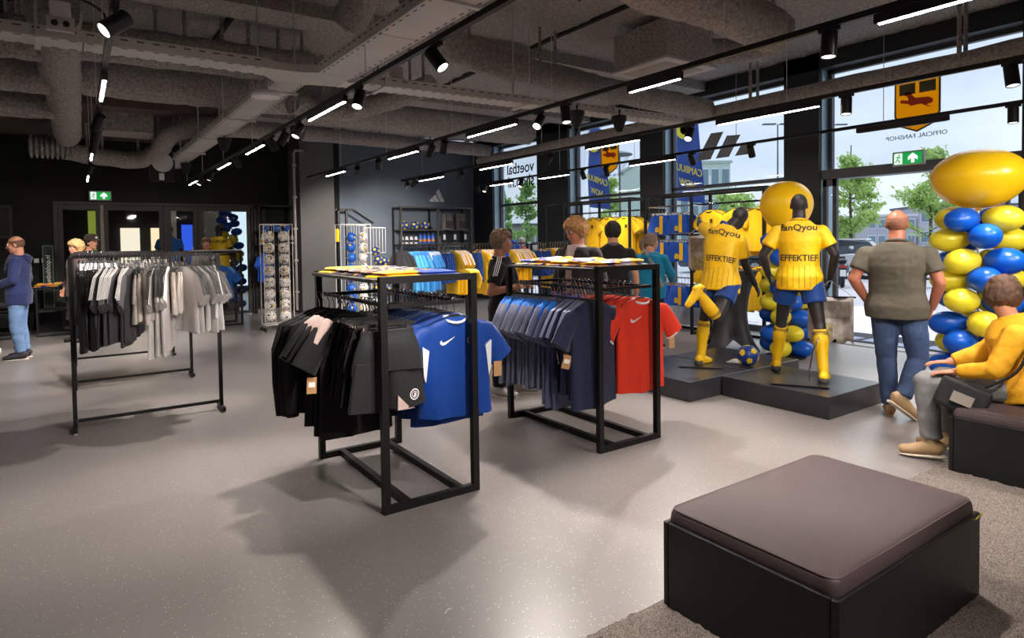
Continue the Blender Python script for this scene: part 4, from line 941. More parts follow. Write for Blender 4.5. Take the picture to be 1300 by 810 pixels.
def W_socks(m, up=.85, shoe=True):
    def fn(r, J, hl):
        k = J['k']
        for c in 'rl':
            kn, an = J['kn'+c], J['an'+c]; b = MB(); F = J['F']; back = -F if abs((an-kn).normalized().dot(F)) < .8 else V((0, 0, -1))
            limb(b, [lerp(an, kn, up*.98), lerp(kn, an, .35)+back*.014*k, lerp(kn, an, .65), an], [.064*k, .068*k, .053*k, .045*k], 16); foot_mb(b, an, J['toe'+c], k, .007, .275)
            me = remesh(b, .008, 4); me.materials.append(m); o = link('sock', me, r)
            t = V(J['toe'+c]).normalized(); up_ = V((0, 0, 1)) if abs(t.z) < .8 else V((t.x, t.y, 0)).normalized(); u = (up_-t*up_.dot(t)).normalized()
            h = MB().ell(an-u*.052*k-t*.043*k, (.047*k, .047*k, .045*k), None, 14, 10); me = remesh(h, .008, 2); me.materials.append(mat('dark_heel', '#4e4b49', .7)); link('heel', me, o)
            P0 = lerp(an, kn, up-.02); P1 = lerp(an, kn, up-.1)
            for i in range(3): MB().loft([lerp(P0, P1, i*.36), lerp(P0, P1, i*.36+.16)], [.0705*k, .0705*k], 18).build('sock_stripe', mat('sock_band', '#6b5b3d', .7), o)
    return fn
DKSKIN = mat('mannequin_black', '#2c2829', .5); MYEL = mat('jersey_yellow', '#f5c400', .55, var=.06, vscale=7, bump=.25, bscale=40); MBLU = cloth('#113f86', .55)
def back_text(r, J, word, up, size, m, nm='jersey_lettering', wid=1.0, tilt=0.0):
    """letters laid on the back of the jersey"""
    me = [c for c in r.children if c.name.startswith('jersey')][0].data; F = J['F']; ax = (J['neck']-J['pel']).normalized(); x = F.cross(ax).normalized(); d = ax.cross(x).normalized(); d = d if d.dot(F) > 0 else -d
    c = lerp(J['pel'], J['neck'], up); mb = text_mb(word, size, 0, lambda a, b, z: tuple(c+x*a*wid+ax*(b+tilt*a)-d*.3), bold=.002)
    mb = subdiv_mb(mb, 3, .02); stick(mb, me, d, .004, .5); mb.build(nm, m, r, smooth=False, fix=False)
LET = mat('jersey_print', '#3c3320', .7)
# -- football dummy seen from behind, standing
J = stand(1.80, 0, 1.02)
J.update(pel=V((.0, .0, .99)), waist=V((0, .01, 1.13)), chest=V((0, .01, 1.34)), neck=V((0, .0, 1.54)), head=V((-.0, .03, 1.685)), hipr=V((.1, 0, .95)), hipl=V((-.1, 0, .95)), knr=V((.18, -.08, .53)), anr=V((.21, -.25, .085)), knl=V((-.16, .14, .53)), anl=V((-.21, .22, .085)),
    shr=V((.195, 0, 1.425)), shl=V((-.195, 0, 1.425)), elr=V((.315, -.02, 1.2)), wrr=V((.28, .1, .965)), ell=V((-.33, -.03, 1.2)), wrl=V((-.28, .12, .99)))
m2 = figure('black standing football dummy in yellow fanQyou jersey, seen from behind on the platform', (5.91, 3.48, .205), 59.3, J, DKSKIN, 'mannequin', 'mannequin', hair=None, mann=True, curl=.35,
    wear=(W_top(MYEL, .62, -.13, .022, .006, nm='jersey', sr=1.02, flare=.02, collar=mat('jersey_collar', '#d9ad12', .6)), W_legs(MBLU, .52, .02, .005, nm='shorts', r0=.115, r1=.112), W_socks(MYEL)))
back_text(m2, J, 'fanQyou', .87, .085, LET, wid=1.1); back_text(m2, J, 'EFFEKTIEF', .33, .085, LET, wid=.9)
def pin_stripes(r, J):
    me = [c for c in r.children if c.name.startswith('jersey')][0].data; mb = MB(); F = J['F']; ax = (J['neck']-J['pel']).normalized(); x = F.cross(ax).normalized(); d = ax.cross(x).normalized(); d = d if d.dot(F) > 0 else -d
    for i in range(-3, 4):
        q = [J['pel']+x*(i*.05+s_*.0016)+ax*(-.13+z*.03)-d*.3 for z in range(9) for s_ in (-1, 1)]; mb.add(q, [(2*z, 2*z+1, 2*z+3, 2*z+2) for z in range(8)])
    stick(mb, me, d, .003, .5); mb.build('pin_stripes', LET, r, smooth=False)
pin_stripes(m2, J)
r = m2
MB().box((.0, -.27, .004), (.5, .42, .008)).build('base_plate', mat('steel_plate', '#5a5a5c', .3, .8), r, smooth=False)
MB().tube([(.09, -.27, .01), (.09, -.27, .12), (.12, -.26, .3), (.17, -.2, .42)], .008, 8).build('support_rod', CHROME, r)
# -- kicking dummy
J = stand(1.80, -.15, .98)
J.update(F=V((.25, .95, .1)).normalized(), pel=V((.21, -.02, .93)), waist=V((.21, .0, 1.08)), chest=V((.225, .06, 1.3)), neck=V((.275, .12, 1.5)), head=V((.405, .17, 1.595)), hipl=V((.12, .0, .9)), hipr=V((.3, -.06, .88)), knl=V((.04, .05, .5)), anl=V((.0, .03, .085)),
    knr=V((.17, -.30, .56)), anr=V((-.03, -.42, .86)), toer=V((-.5, -.35, -.5)), toel=V((.45, .8, 0)), shl=V((.10, .12, 1.44)), shr=V((.41, .05, 1.34)), ell=V((.0, .34, 1.53)), wrl=V((-.02, .58, 1.58)), elr=V((.46, .14, 1.09)), wrr=V((.57, .26, .86)), hf=-.5, hp=-.55, hr=.35)
m1 = figure('black football dummy bent over in mid kick, yellow jersey, on the platform by the ball', (5.6, 4.42, .2), 52.8, J, DKSKIN, 'mannequin', 'mannequin', hair=None, mann=True, curl=.3,
    wear=(W_top(MYEL, .66, -.13, .024, .006, nm='jersey', sr=1.02, flare=.02, collar=BLUE), W_legs(MBLU, .5, .02, .005, nm='shorts', r0=.112, r1=.11), W_socks(MYEL, .9)))
back_text(m1, J, 'fanQyou', .84, .095, LET, wid=1.0, tilt=-.1); back_text(m1, J, 'EFFEKTIEF', .34, .085, LET, wid=.8, tilt=-.05); pin_stripes(m1, J)
MB().box((.0, .04, .004), (.45, .4, .008)).build('base_plate', mat('steel_plate', '#5a5a5c', .3, .8), m1, smooth=False)

JEANS = mat('jeans_blue', '#384c70', .8, var=.22, vscale=5, bump=.4, bscale=160); JEANSG = mat('jeans_grey', '#8b8c8c', .8, var=.15, vscale=6, bump=.4, bscale=160); JEANSL = mat('jeans_light', '#6e8db8', .8, var=.2, vscale=5)
OLIVE = mat('polo_olive', '#514c40', .8, var=.08, vscale=5, bump=.3, bscale=220)
TAN = mat('tan_shoe', '#b99a72', .7); SOLE = mat('pale_sole', '#d9cdb9', .6); BRH = mat('hair_brown', '#5a4030', .7, var=.3, vscale=30); GINH = mat('hair_ginger', '#b98c58', .7, var=.3, vscale=40); GRYH = mat('hair_greybrown', '#7a6450', .75, var=.3, vscale=40); DRKH = mat('hair_dark', '#1f1916', .7); BLDH = mat('hair_blond', '#c6a06a', .7, var=.2, vscale=40); STUB = mat('hair_stubble', '#8d5c48', .7)
# -- tall man in olive polo
J = stand(1.84, 0, 1.16)
J.update(anl=V((-.045, .0, .085)), knl=V((-.075, .02, .52)), hipl=V((-.09, 0, .95)), hipr=V((.11, 0, .95)), knr=V((.16, -.02, .52)), anr=V((.045, -.17, .2)), toer=V((.5, .35, -.45)), toel=V((-.05, 1, 0)), shl=V((-.235, -.02, 1.42)), shr=V((.225, -.02, 1.42)), ell=V((-.325, -.07, 1.2)), wrl=V((-.22, .07, .99)), elr=V((.31, -.05, 1.18)), wrr=V((.26, .06, .96)))
pr_ = figure('person in olive polo and blue jeans looking out of the entrance, back turned', (5.94, 2.60, 0), 66.4, J, skin=mat('skin_ruddy', '#aa6a51', .5, var=.08, vscale=10), hair=('stubble', STUB), shoe=(TAN, SOLE),
    wear=(W_top(OLIVE, .62, -.10, .026, .008, nm='polo_shirt', collar=OLIVE, sr=1.02, flare=.02), W_legs(JEANS, 1.97, .004, .006, nm='jeans', r0=.106, r1=.076, r2=.06)))
me_ = [c for c in pr_.children if c.name.startswith('jeans')][0].data
for s in (-1, 1):
    mb = subdiv_mb(MB().prism([(-.06, .06), (.06, .06), (.055, -.04), (0, -.07), (-.055, -.04)], 0, .001, lambda p, q, k: (.115*s+p*.85+.02, -.4+k, .75+q)), 2, .03); stick(mb, me_, (0, 1, 0), .003); mb.build('back_pocket', mat('jeans_dark', '#3a5072', .8), pr_, smooth=False, fix=False)
# -- seated woman in yellow
J = stand(1.70, PI/2, 1.08)
J.update(F=V((-.66, .75, 0)).normalized(), pel=V((.47, .06, .57)), waist=V((.46, .06, .70)), chest=V((.42, .07, .86)), neck=V((.36, .08, 1.03)), head=V((.32, .09, 1.165)), hf=R(-12), hp=-.35,
    hipl=V((.42, -.02, .54)), hipr=V((.42, .14, .54)), knl=V((-.11, -.03, .545)), anl=V((-.07, -.05, .11)), knr=V((-.02, .22, .54)), anr=V((.02, .2, .11)), toel=V((-1, -.05, -.05)), toer=V((-1, .1, -.05)),
    shl=V((.38, -.12, .93)), shr=V((.4, .26, .93)), ell=V((.27, -.19, .70)), wrl=V((.06, -.09, .645)), elr=V((.2, .3, .72)), wrr=V((.02, .22, .66)))
YSH = mat('shirt_saffron', '#f2b01a', .75, var=.06, vscale=8, bump=.35, bscale=90)
se = figure('person in saffron shirt and grey jeans sitting on the far ottoman', (5.04, 1.89, 0), 70.8, J, hair=('bob', BRH), shoe=(TAN, SOLE, 1), hd={'l': (V((-.95, .05, -.12)), V((0, 0, -1)), .25), 'r': (V((-.9, -.1, -.1)), V((0, 0, -1)), .25)},
    wear=(W_top(YSH, 1.88, -.085, .03, .010, nm='shirt', collar=YSH, sr=1.12, flare=.02), W_legs(JEANSG, 1.9, .012, .008, nm='jeans', r0=.1, r1=.082, r2=.068)))
# bag lying at the hip
r = thing('shoulder_bag', 'small black shoulder bag with a pale print on the seated person\'s hip', 'bag', (5.04, 1.89, .5), -R(70.8))
bm_ = MB().box((.10, -.22, -.0), (.29, .07, .2), Rm(0, -.25, .35)).mesh('tmp', BLKM); bg_ = bevel(link('bag', bm_, r), .025, 3); MB().box((.10, -.268, .0), (.12, .03, .07), Rm(0, -.25, .35)).build('print', mat('bag_print', '#8f877e', .7), bg_, smooth=False)
MB().tube(smooth_path([(.22, -.2, .08), (.38, -.2, .2), (.46, -.14, .4)]), .01, 6).build('strap', BLKM, r)
# -- staff woman in black polo
J = stand(1.70, -PI/2, 1.1)
J.update(hf=-PI*.55, hp=-.1, F=V((.96, -.25, 0)).normalized(), shr=V((-.03, -.19, 1.31)), shl=V((.03, .17, 1.31)), elr=V((-.12, -.28, 1.08)), wrr=V((.10, -.24, 1.12)), ell=V((.08, .2, 1.08)), wrl=V((.22, .02, 1.12)), anr=V((-.05, -.1, .085)), anl=V((.17, .08, .085)), knr=V((-.03, -.1, .48)), knl=V((.1, .08, .48)), toer=V((.9, -.4, 0)), toel=V((1, -.1, 0)), head=V((-.0, -.02, 1.575)), neck=V((-.03, 0, 1.41)))
st = figure('person in black polo with white shoulder stripes, arms bent, behind the racks', (3.63, 5.34, 0), 34.4, J, hair=('mid', GRYH), shoe=(mat('white_shoe', '#dedad6', .6), SOLE), hd={'r': (V((.9, .2, .25)), V((.1, .9, -.2)), .7), 'l': (V((.6, -.7, .2)), V((-.3, -.2, -.8)), .7)},
    wear=(W_top(BLACKC, .68, -.16, .024, .008, nm='polo_shirt', collar=BLACKC), W_legs(BLACKC, 1.96, .014, .006, nm='trousers', r1=.085, r2=.075)))
b = MB()
for o_ in (-.02, 0, .02): b.tube([(-.03+o_, -.07, 1.425), (-.03+o_, -.15, 1.405), (-.035+o_, -.215, 1.375), (-.055+o_, -.27, 1.31), (-.075+o_*.9, -.30, 1.24)], .0055, 5)
split(b, 'shoulder_stripe', WS, st)
b = MB(); b.tube(smooth_path([(.03, -.06, 1.42), (.12, -.06, 1.3), (.16, -.05, 1.12), (.15, -.04, .98)]), .014, 6); b.build('lanyard', mat('lanyard_blue', '#27408a', .6), st)
MB().lathe([(.036, -.012), (.038, 0), (.036, .012)], (.06, -.245, 1.113), 14, axis=(1, .15, .2)).build('bracelet', mat('gold_band', '#b98e4a', .35, .8), st)
# -- ginger man
J = stand(1.83, PI*.80, 1.1); J['hf'] = PI*.70; J['hp'] = -.28
gi = figure('person in dark blazer looking down behind the rack of folded scarves', (4.45, 5.12, 0), 41.2, J, hair=('curly', GINH), shoe=(BLKM, BLKM),
    wear=(W_top(mat('shirt_pale', '#c8b7b4', .8), .5, -.1, .016, .004, nm='shirt'), W_legs(BLACKC, 1.96, .014, .006)))
J2 = dict(J); b = MB(); k = J['k']; Fg = J['F']; xg = Fg.cross(V((0, 0, 1)))
# blazer: open jacket = two front halves and back in one shell, leaving the shirt front visible
torso_loft(b, J, .045, -.2, top=.9, hem=.02, n=28)
for c in 'rl':
    sh, el, wr = J['sh'+c], J['el'+c], J['wr'+c]; limb(b, [lerp(sh, J['neck'], .35)-V((0, 0, .03)), sh, lerp(sh, el, .5), el, lerp(el, wr, .85)], [.085, .09, .08, .07, .055], 16)
bm = bmesh.new(); me0 = remesh(b, .0095, 6, disp=fold(.008)); bm.from_mesh(me0)
dl = [f for f in bm.faces if (f.calc_center_median()-J['chest']).dot(Fg) > .02 and abs((f.calc_center_median()-J['chest']).dot(xg)) < .028+.10*max(0, f.calc_center_median().z-1.0)]
bmesh.ops.delete(bm, geom=dl, context='FACES'); bm.to_mesh(me0); bm.free(); me0.materials.append(cloth('#2a2729', .8)); bl = link('blazer', me0, gi)
so = bl.modifiers.new('s', 'SOLIDIFY'); so.thickness = .012; so.offset = -1
for s in (-1, 1): MB().lathe([(.021, -.001), (.023, 0), (.021, .001)], J['head']+Rm(J['hf'], J['hp']) @ (V((s*.032, .106, .01))), 16, axis=Rm(J['hf'], J['hp']) @ V((0, 1, 0))).build('glasses', mat('glasses', '#6b5c50', .3), gi)
# -- man in black tee, back turned
J = stand(1.82, 0, 1.05)
mb_ = figure('person in plain black tee, back turned, before the hanging yellow jerseys', (5.4, 5.55, 0), 44.4, J, hair=('short', DRKH), shoe=(BLKM, SOLE), wear=(W_top(BLACKC, .62, -.16, .024, .007, nm='t_shirt', collar=mat('tee_collar', '#5a6a80', .7)), W_legs(NAVY, 1.96)))
# -- woman in blue hoodie
J = stand(1.67, -.35, 1.08); J['hf'] = -PI*.36; J['hp'] = -.1; J.update(elr=V((.28, .06, 1.06)), wrr=V((.3, .25, .95)))
bh = figure('person in turquoise hoodie with grey shoulder strap, before the blue shorts wall', (6.83, 6.25, 0), 47.5, J, hair=('tail', GRYH), shoe=(BLKM, SOLE), wear=(W_top(cloth('#1582a8', .8), 1.9, -.16, .03, .01, nm='hoodie', sr=1.1), W_legs(NAVY, 1.96)))
b = MB(); b.loft([J['neck']-V((0, .07, .03)), J['neck']-V((0, .12, .08)), J['neck']-V((0, .12, .15))], [(.08, .035), (.11, .05), (.05, .03)], 14, up=(0, 1, 0)); me = remesh(b, .01, 5); me.materials.append(cloth('#1582a8', .8)); link('hood', me, bh)
MB().tube([(-.1, -.09, 1.43), (-.02, -.165, 1.3), (.1, -.175, 1.05), (.15, -.16, .9)], .022, 8).build('strap', mat('strap_grey', '#8d8580', .7), bh)
# -- man in navy hoodie at the left edge and his companion
J = stand(1.77, PI*.42, 1.05); J['hp'] = -.2; J['hf'] = PI*.45; J.update(ell=J['ell']+V((-.05, .0, 0)), wrl=V((-.28, -.05, 1.02)), wrr=V((-.25, .12, 1.02)))
lm = figure('person in navy hoodie and light jeans standing at the left picture edge', (-.70, 11.24, 0), -3.4, J, hair=('stubble', mat('hair_short_brown', '#6b4a38', .8)), shoe=(mat('navy_shoe', '#2b2b35', .7), SOLE), wear=(W_top(cloth('#29325c', .85), 1.9, -.16, .03, .01, nm='hoodie', sr=1.08), W_legs(JEANSL, 1.95, .016, .009, nm='jeans')))
b = MB(); Fl = J['F']; b.loft([J['neck']-Fl*.06+V((0, 0, .0)), J['neck']-Fl*.115-V((0, 0, .05)), J['neck']-Fl*.11-V((0, 0, .13))], [(.085, .035), (.115, .05), (.05, .03)], 14, up=Fl); me = remesh(b, .01, 5); me.materials.append(cloth('#29325c', .85)); link('hood', me, lm)
J = stand(1.76, -PI*.5, 1.05); J['hp'] = -.1
figure('person in black at the picture edge facing the one in the navy hoodie', (-1.16, 12.0, 0), -4.4, J, hair=('mid', BRH), shoe=(mat('white_shoe', '#dedad6', .6), SOLE), vox=.011, handvox=.0055, wear=(W_top(BLACKC, 1.9, -.16, .03, .01, nm='jacket', vox=.012), W_legs(JEANSL, 1.95, vox=.012)))
# -- far people near the glass doors
J = stand(1.80, -PI*.75, 1.0)
cp = figure('person in dark cap seen over the front left rail, near the glass doors', (.2, 12.9, 0), .7, J, hair=('short', DRKH), vox=.012, handvox=.006, shoe=(BLKM, BLKM), wear=(W_top(BLACKC, 1.9, -.16, .03, .008, vox=.013, nm='jacket'), W_legs(NAVY, 1.96, vox=.013)))
h = J['head']; Hc = Rm(J['hf']); b = MB().lathe([(.105, 0), (.104, .05), (.085, .09), (.04, .112), (.005, .115)], h+V((0, 0, .035)), 20); b.loft([h+Hc @ V((0, .08, .045)), h+Hc @ V((0, .14, .042)), h+Hc @ V((0, .18, .03))], [(.085, .006), (.075, .006), (.03, .005)], 14, up=(0, 0, 1)); cpo = b.build('cap', cloth('#3a2f2b', .8), cp)
MB().box(h+Hc @ V((0, .106, .08)), (.04, .008, .035), Hc).build('cap_badge', PAPER, cpo, smooth=False)
J = stand(1.70, PI*.7, 1.0)
figure('person in brown jacket left of the capped one, only the head showing', (-.0, 12.6, 0), 0, J, hair=('curly', BLDH), vox=.012, handvox=.006, shoe=(BLKM, BLKM), wear=(W_top(cloth('#5a4a44', .8), 1.9, -.16, .03, .008, vox=.013, nm='jacket'), W_legs(NAVY, 1.96, vox=.013)))
J = stand(1.74, PI, 1.0)
figure('person in pale shirt between the blue and the yellow dressed dummies', (2.15, 13.75, 0), 9, J, hair=('short', BRH), vox=.012, handvox=.006, shoe=(BLKM, BLKM), wear=(W_top(cloth('#b9b2a8', .8), 1.9, -.16, .03, .008, vox=.013, nm='shirt'), W_legs(NAVY, 1.96, vox=.013)))
J = stand(1.66, PI, 1.0)
figure('person in red jacket outside the first window, beyond the slim blue dummy', (10.6, 14.6, 0), 36, J, hair=('mid', mat('hair_white', '#cfc8c0', .8)), vox=.014, handvox=.007, shoe=(BLKM, BLKM), wear=(W_top(RED, 1.9, -.16, .03, .008, vox=.014, nm='jacket'), W_legs(NAVY, 1.96, vox=.014)))
# -- dummies in the shop windows
def dummy(lab, loc, az, top, wordm=None, h=1.85):
    J = stand(h, 0, 1.0); d = figure(lab, loc, az, J, DKSKIN, 'mannequin', 'mannequin', mann=True, vox=.011, handvox=.0055, wear=(W_top(top, .62, -.14, .022, .006, nm='jersey', vox=.011, flare=.02), W_legs(MBLU, .55, .02, .005, nm='shorts', r0=.112, r1=.11, vox=.011), W_socks(top)))
    MB().lathe([(.17, 0), (.17, .01), (.165, .012), (.0, .012)], (0, 0, -.012), 24).build('base_plate', CHROME, d)
    return d, J
DP = 0.22
d, J = dummy('dummy in blue jersey behind the inner shop window', (1.72, 15.75, DP), 5, cloth('#1a6fc4', .5))
d, J = dummy('dummy in yellow lettered jersey behind the inner shop window beside the garland', (2.72, 15.6, DP), 10, MYEL); back_text(d, J, 'CAMBUUR', .8, .07, LET)
d, J = dummy('slim dummy in blue top standing inside the first window, above the yellow jerseys', (8.75, 12.55, .1), 35, cloth('#2c62b8', .5), h=1.8)
# ================================================================ PLATFORM, OTTOMANS, TABLE
PLM = mat('platform_black', '#34353b', .28, var=.05, vscale=4); 
for nm, a, b in (('front platform box carrying the standing dummy', (5.34, 2.87), (6.28, 3.955)), ('left platform box carrying the kicking dummy', (4.86, 3.97), (5.80, 5.02)), ('rear platform box carrying the football', (5.812, 3.97), (6.74, 5.02))):
    o = MB().bb((a[0], a[1], 0), (b[0], b[1], .195)).build('display_platform', PLM, smooth=False); tag(o, 'low black '+nm, 'platform', None); bevel(o, .004, 1)
LEA = mat('black_leather', '#141414', .42, bump=.25, bscale=260, spec=.45); CUS = mat('taupe_leather', '#55484a', .42, bump=.25, bscale=300, var=.05, vscale=2, spec=.4)
def ottoman(x0, y0, x1, y1, lab, creases=True):
    r = thing('ottoman', lab, 'ottoman', (x0, y0, 0)); W, D = x1-x0, y1-y0; t = .028
    for a, b in (((0, 0), (W, t)), ((0, D-t), (W, D)), ((0, t), (t, D-t)), ((W-t, t), (W, D-t))):
        o = part('side_panel', MB().bb((a[0], a[1], .015), (b[0], b[1], .385)), LEA, r); bevel(o, .008, 3)
    part('base', MB().bb((t, t, .01), (W-t, D-t, .34)), LEA, r)
    # soft lid cushion with a piped edge
    n = 26; mb = MB(); vs = []
    for zz, ins, fl_ in ((.352, .012, 0), (.362, .0, 0), (.40, -.004, 0), (.432, .0, 0), (.445, .012, 0)):
        pass
    def ringpts(ins, rad, m=8):
        P = []; a0, a1, b0, b1 = .015+ins, W-.015-ins, .015+ins, D-.015-ins
        for cx_, cy_, s in ((a1-rad, b1-rad, 0), (a0+rad, b1-rad, 1), (a0+rad, b0+rad, 2), (a1-rad, b0+rad, 3)):
            for i in range(m+1): a = s*PI/2+i/m*PI/2; P.append((cx_+rad*math.cos(a), cy_+rad*math.sin(a)))
        return P
    rings = [(.35, .02, .03), (.356, .004, .03), (.372, .0, .035), (.40, -.003, .04), (.425, .0, .04), (.438, .004, .045), (.446, .012, .05), (.452, .03, .06), (.458, .09, .08), (.463, .18, .1), (.464, .30, .06)]
    for z, ins, rad in rings:
        for (x, y) in ringpts(ins, rad): vs.append((x+.002*noise.noise(V((x*7, y*7, z*9))), y+.002*noise.noise(V((y*8, x*6, 2))), z+.002*noise.noise(V((x*5, y*5, 1)))))
    m = 36; fs = [(i*m+k, i*m+(k+1) % m, (i+1)*m+(k+1) % m, (i+1)*m+k) for i in range(len(rings)-1) for k in range(m)]
    fs += [tuple(range(m-1, -1, -1)), tuple(range((len(rings)-1)*m, len(rings)*m))]
    c = MB().add(vs, fs).build('cushion', CUS, r)
    P = ringpts(.006, .045); MB().tube([(x, y, .4395) for x, y in P]+[(P[0][0], P[0][1], .4395)], .0035, 6).build('piping', CUS, c)
    return r
o1 = ottoman(2.05, 1.07, 3.225, 1.82, 'large dark leather ottoman with taupe brown cushion top in the right foreground')
MB().tube(smooth_path([(1.19, -.004, .385), (1.14, -.008, .37), (1.15, -.01, .385), (1.10, -.008, .375), (1.06, -.008, .385)]), .0022, 5).build('loose_thread', mat('thread', '#b7a83c', .8), o1)
ottoman(4.78, 1.02, 6.0, 1.77, 'dark leather ottoman at the right edge under the seated person')
# cocktail table in a stretch cover
r = thing('cocktail_table', 'high round table in black stretch cover behind the kicking dummy', 'table', (7.55, 5.45, 0)); SP = mat('black_spandex', '#2b2b2e', .55)
MB().lathe([(.0, 1.10), (.36, 1.10), (.37, 1.115), (.36, 1.13), (.0, 1.13)], n=32).build('top', SP, r)
mb = MB(); n = 48; vs = []
for i in range(15):
    t = i/14; z = 1.10*(1-t)+.02*t
    for k in range(n):
        a = 2*PI*k/n; lobe = abs(math.cos(2*a))**1.5; ra = (.355*(1-t)**2.2+.10*math.sin(PI*t)*.9+t**2.6*(.22+.22*lobe)) if t < 1 else .22+.22*lobe
        ra = max(ra, .10); zz = z+(.16*(1-lobe)*t**6); vs.append((ra*math.cos(a), ra*math.sin(a), zz))
mb.add(vs, [(i*n+k, i*n+(k+1) % n, (i+1)*n+(k+1) % n, (i+1)*n+k) for i in range(14) for k in range(n)]); mb.build('stretch_cover', SP, r)

# ================================================================ BALLS
def ball_mesh(kind):
    if kind in _G: return _G[kind]
    bm = bmesh.new(); bmesh.ops.create_icosphere(bm, subdivisions=4, radius=1)
    dirs = [V(v) for v in [(0, s, t*1.618) for s in (-1, 1) for t in (-1, 1)]+[(s, t*1.618, 0) for s in (-1, 1) for t in (-1, 1)]+[(t*1.618, 0, s) for s in (-1, 1) for t in (-1, 1)]]
    dirs = [d.normalized() for d in dirs]
    for f in bm.faces:
        c = f.calc_center_median().normalized(); ds = sorted(((c-d).length, i) for i, d in enumerate(dirs)); d0 = dirs[ds[0][1]]; f.smooth = True
        if kind == 'panel':
            # pentagon about each axis
            nb = sorted(dirs, key=lambda q: (q-d0).length)[1:6]; e = max(c.dot((q-d0*q.dot(d0)).normalized()) for q in nb)
            f.material_index = 1 if e < .30 else 0
            if f.material_index == 1 and .27 < e: f.material_index = 0
        else:
            s = noise.noise(c*1.9+V((3, 1, 2))*.7); s2 = noise.noise(V((c.y, c.z, c.x))*2.3)
            f.material_index = 1 if abs(s) < .075 or abs(s2) < .035 else 0
            if ds[0][0] < .24 and ds[0][1] % 3 == 0: f.material_index = 2
    for v in bm.verts:
        c = v.co.normalized(); d0 = min(dirs, key=lambda q: (q-c).length); nb = sorted(dirs, key=lambda q: (q-d0).length)[1:6]; e = max(c.dot((q-d0*q.dot(d0)).normalized()) for q in nb)
        v.co = c*(1-.012*max(0, 1-abs(e-.285)/.03))
    me = bpy.data.meshes.new('ball'); bm.to_mesh(me); bm.free()
    ms = {'panel': (mat('ball_blue', '#1a3f8f', .35), mat('ball_yellow', '#f2cf1c', .35)), 'swirl': (mat('ball_white', '#e9e4df', .4), mat('ball_black', '#2a2626', .4), mat('ball_gold', '#d8b63c', .4)), 'blue': (mat('ball_plain_blue', '#1c5fc0', .35), mat('ball_dark_blue', '#123f8c', .4), mat('ball_blue_gold', '#d8b63c', .4))}[kind]
    for m in ms: me.materials.append(m)
    _G[kind] = me; return me
def football(kind, loc, rad, label, group=None):
    o = link('football', ball_mesh(kind), None, loc); o.scale = (rad,)*3; o.rotation_euler = (rnd.uniform(0, 6), rnd.uniform(0, 6), rnd.uniform(0, 6)); return tag(o, label, 'ball', group)
football('panel', (5.98, 4.1, .195+.113), .113, 'blue football with yellow patches lying on the platform between the dummies')
MB().box((0, 0, 0), (.1, .1, .1))
o = MB().add([(0, 0, 0), (.26, .02, .004), (.3, .2, .004), (.02, .16, .001)], [(0, 1, 2, 3)]); o = MB().bb((0, 0, 0), (.24, .17, .004)).build('price_card', PAPER, smooth=False); o.location = (6.02, 4.2, .196); o.rotation_euler.z = .3; tag(o, 'white price card lying on the platform under the football', 'card')
def ball_stand(loc, cols, rows, lab, W, D, H, grid=None):
    r = thing('ball_stand', lab, 'ball rack', loc)
    for x in (0, W):
        for y in (0, D):
            MB().tube([(x, y, .1), (x, y, H)], .007, 6).build('upright', WIRE, r)
            c = MB().lathe([(.0, -.018), (.035, -.016), (.04, 0), (.035, .016), (.0, .018)], (x, y, .04), 14, axis=(1, .3, 0)).build('caster', mat('caster', '#2b2828', .5), r); MB().tube([(x, y, .05), (x, y, .12)], .012).build('caster_fork', CHROME, c)
    for cx_ in cols:
        m = MB()
        for s in (-1, 1):
            for yy in (-.075, .075): m.tube([(cx_+s*.075, D/2+yy-.0, .13), (cx_+s*.075, D/2+yy, H)], .004, 5)
        for z in [.14+i*(H-.16)/rows for i in range(rows+1)]: m.tube([(cx_+.075, D/2-.075, z), (cx_-.075, D/2-.075, z), (cx_-.075, D/2+.075, z), (cx_+.075, D/2+.075, z), (cx_+.075, D/2-.075, z)], .0035, 5)
        m.build('wire_chute', WIRE, r)
    b = MB()
    for z in (.12, H):
        for y in (0, D): b.tube([(0, y, z), (W, y, z)], .008, 6)
        for x in (0, W): b.tube([(x, 0, z), (x, D, z)], .008, 6)
    b.build('frame_bars', WIRE, r)
    if grid:
        x0, x1, z0, z1 = grid; g = MB()
        for i in range(8): x = x0+(x1-x0)*i/7; g.tube([(x, .0, z0), (x, .0, z1)], .005, 5)
        for z in (z0, z1): g.tube([(x0, 0, z), (x1, 0, z)], .007, 5)
        g.build('wire_grid', WIRE, r)
    return r
ball_stand((2.76, 11.62, 0), (.12, .39), 8, 'white wire ball stand on casters holding two columns of white swirl balls', .51, .26, 1.93)
for c, (x, cn) in enumerate(((2.88, 'left'), (3.15, 'right'))):
    for i in range(8): football('swirl', (x, 11.75, .26+.2075*i), .1, 'white swirl football, %s from the bottom in the %s column of the stand' % (ORD[i].replace('nearest', 'first'), cn), 'white swirl footballs on the ball stand')
for i, x in enumerate((2.83, 3.02, 3.2)): football('blue', (x, 11.72, 1.86), .06, '%s small blue ball on top of the white ball stand' % ('left', 'middle', 'right')[i], 'small blue balls on top')
ball_stand((4.40, 12.25, 0), (.24, .50), 8, 'tall white wire ball stand right of the dark column, with blue balls', .64, .3, 1.95, (.5, .97, 1.36, 1.88))
for i in range(8):
    football('blue', (4.64+.012*(i % 2), 12.33, .22+.21*i), .1, 'plain blue football, %s from the bottom in the stand right of the column' % ORD[i].replace('nearest', 'first'), 'blue footballs')
    football('swirl', (4.90, 12.33, .22+.21*i), .1, 'white swirl football, %s from the bottom beside the blue ones' % ORD[i].replace('nearest', 'first'), 'white footballs beside the blue')
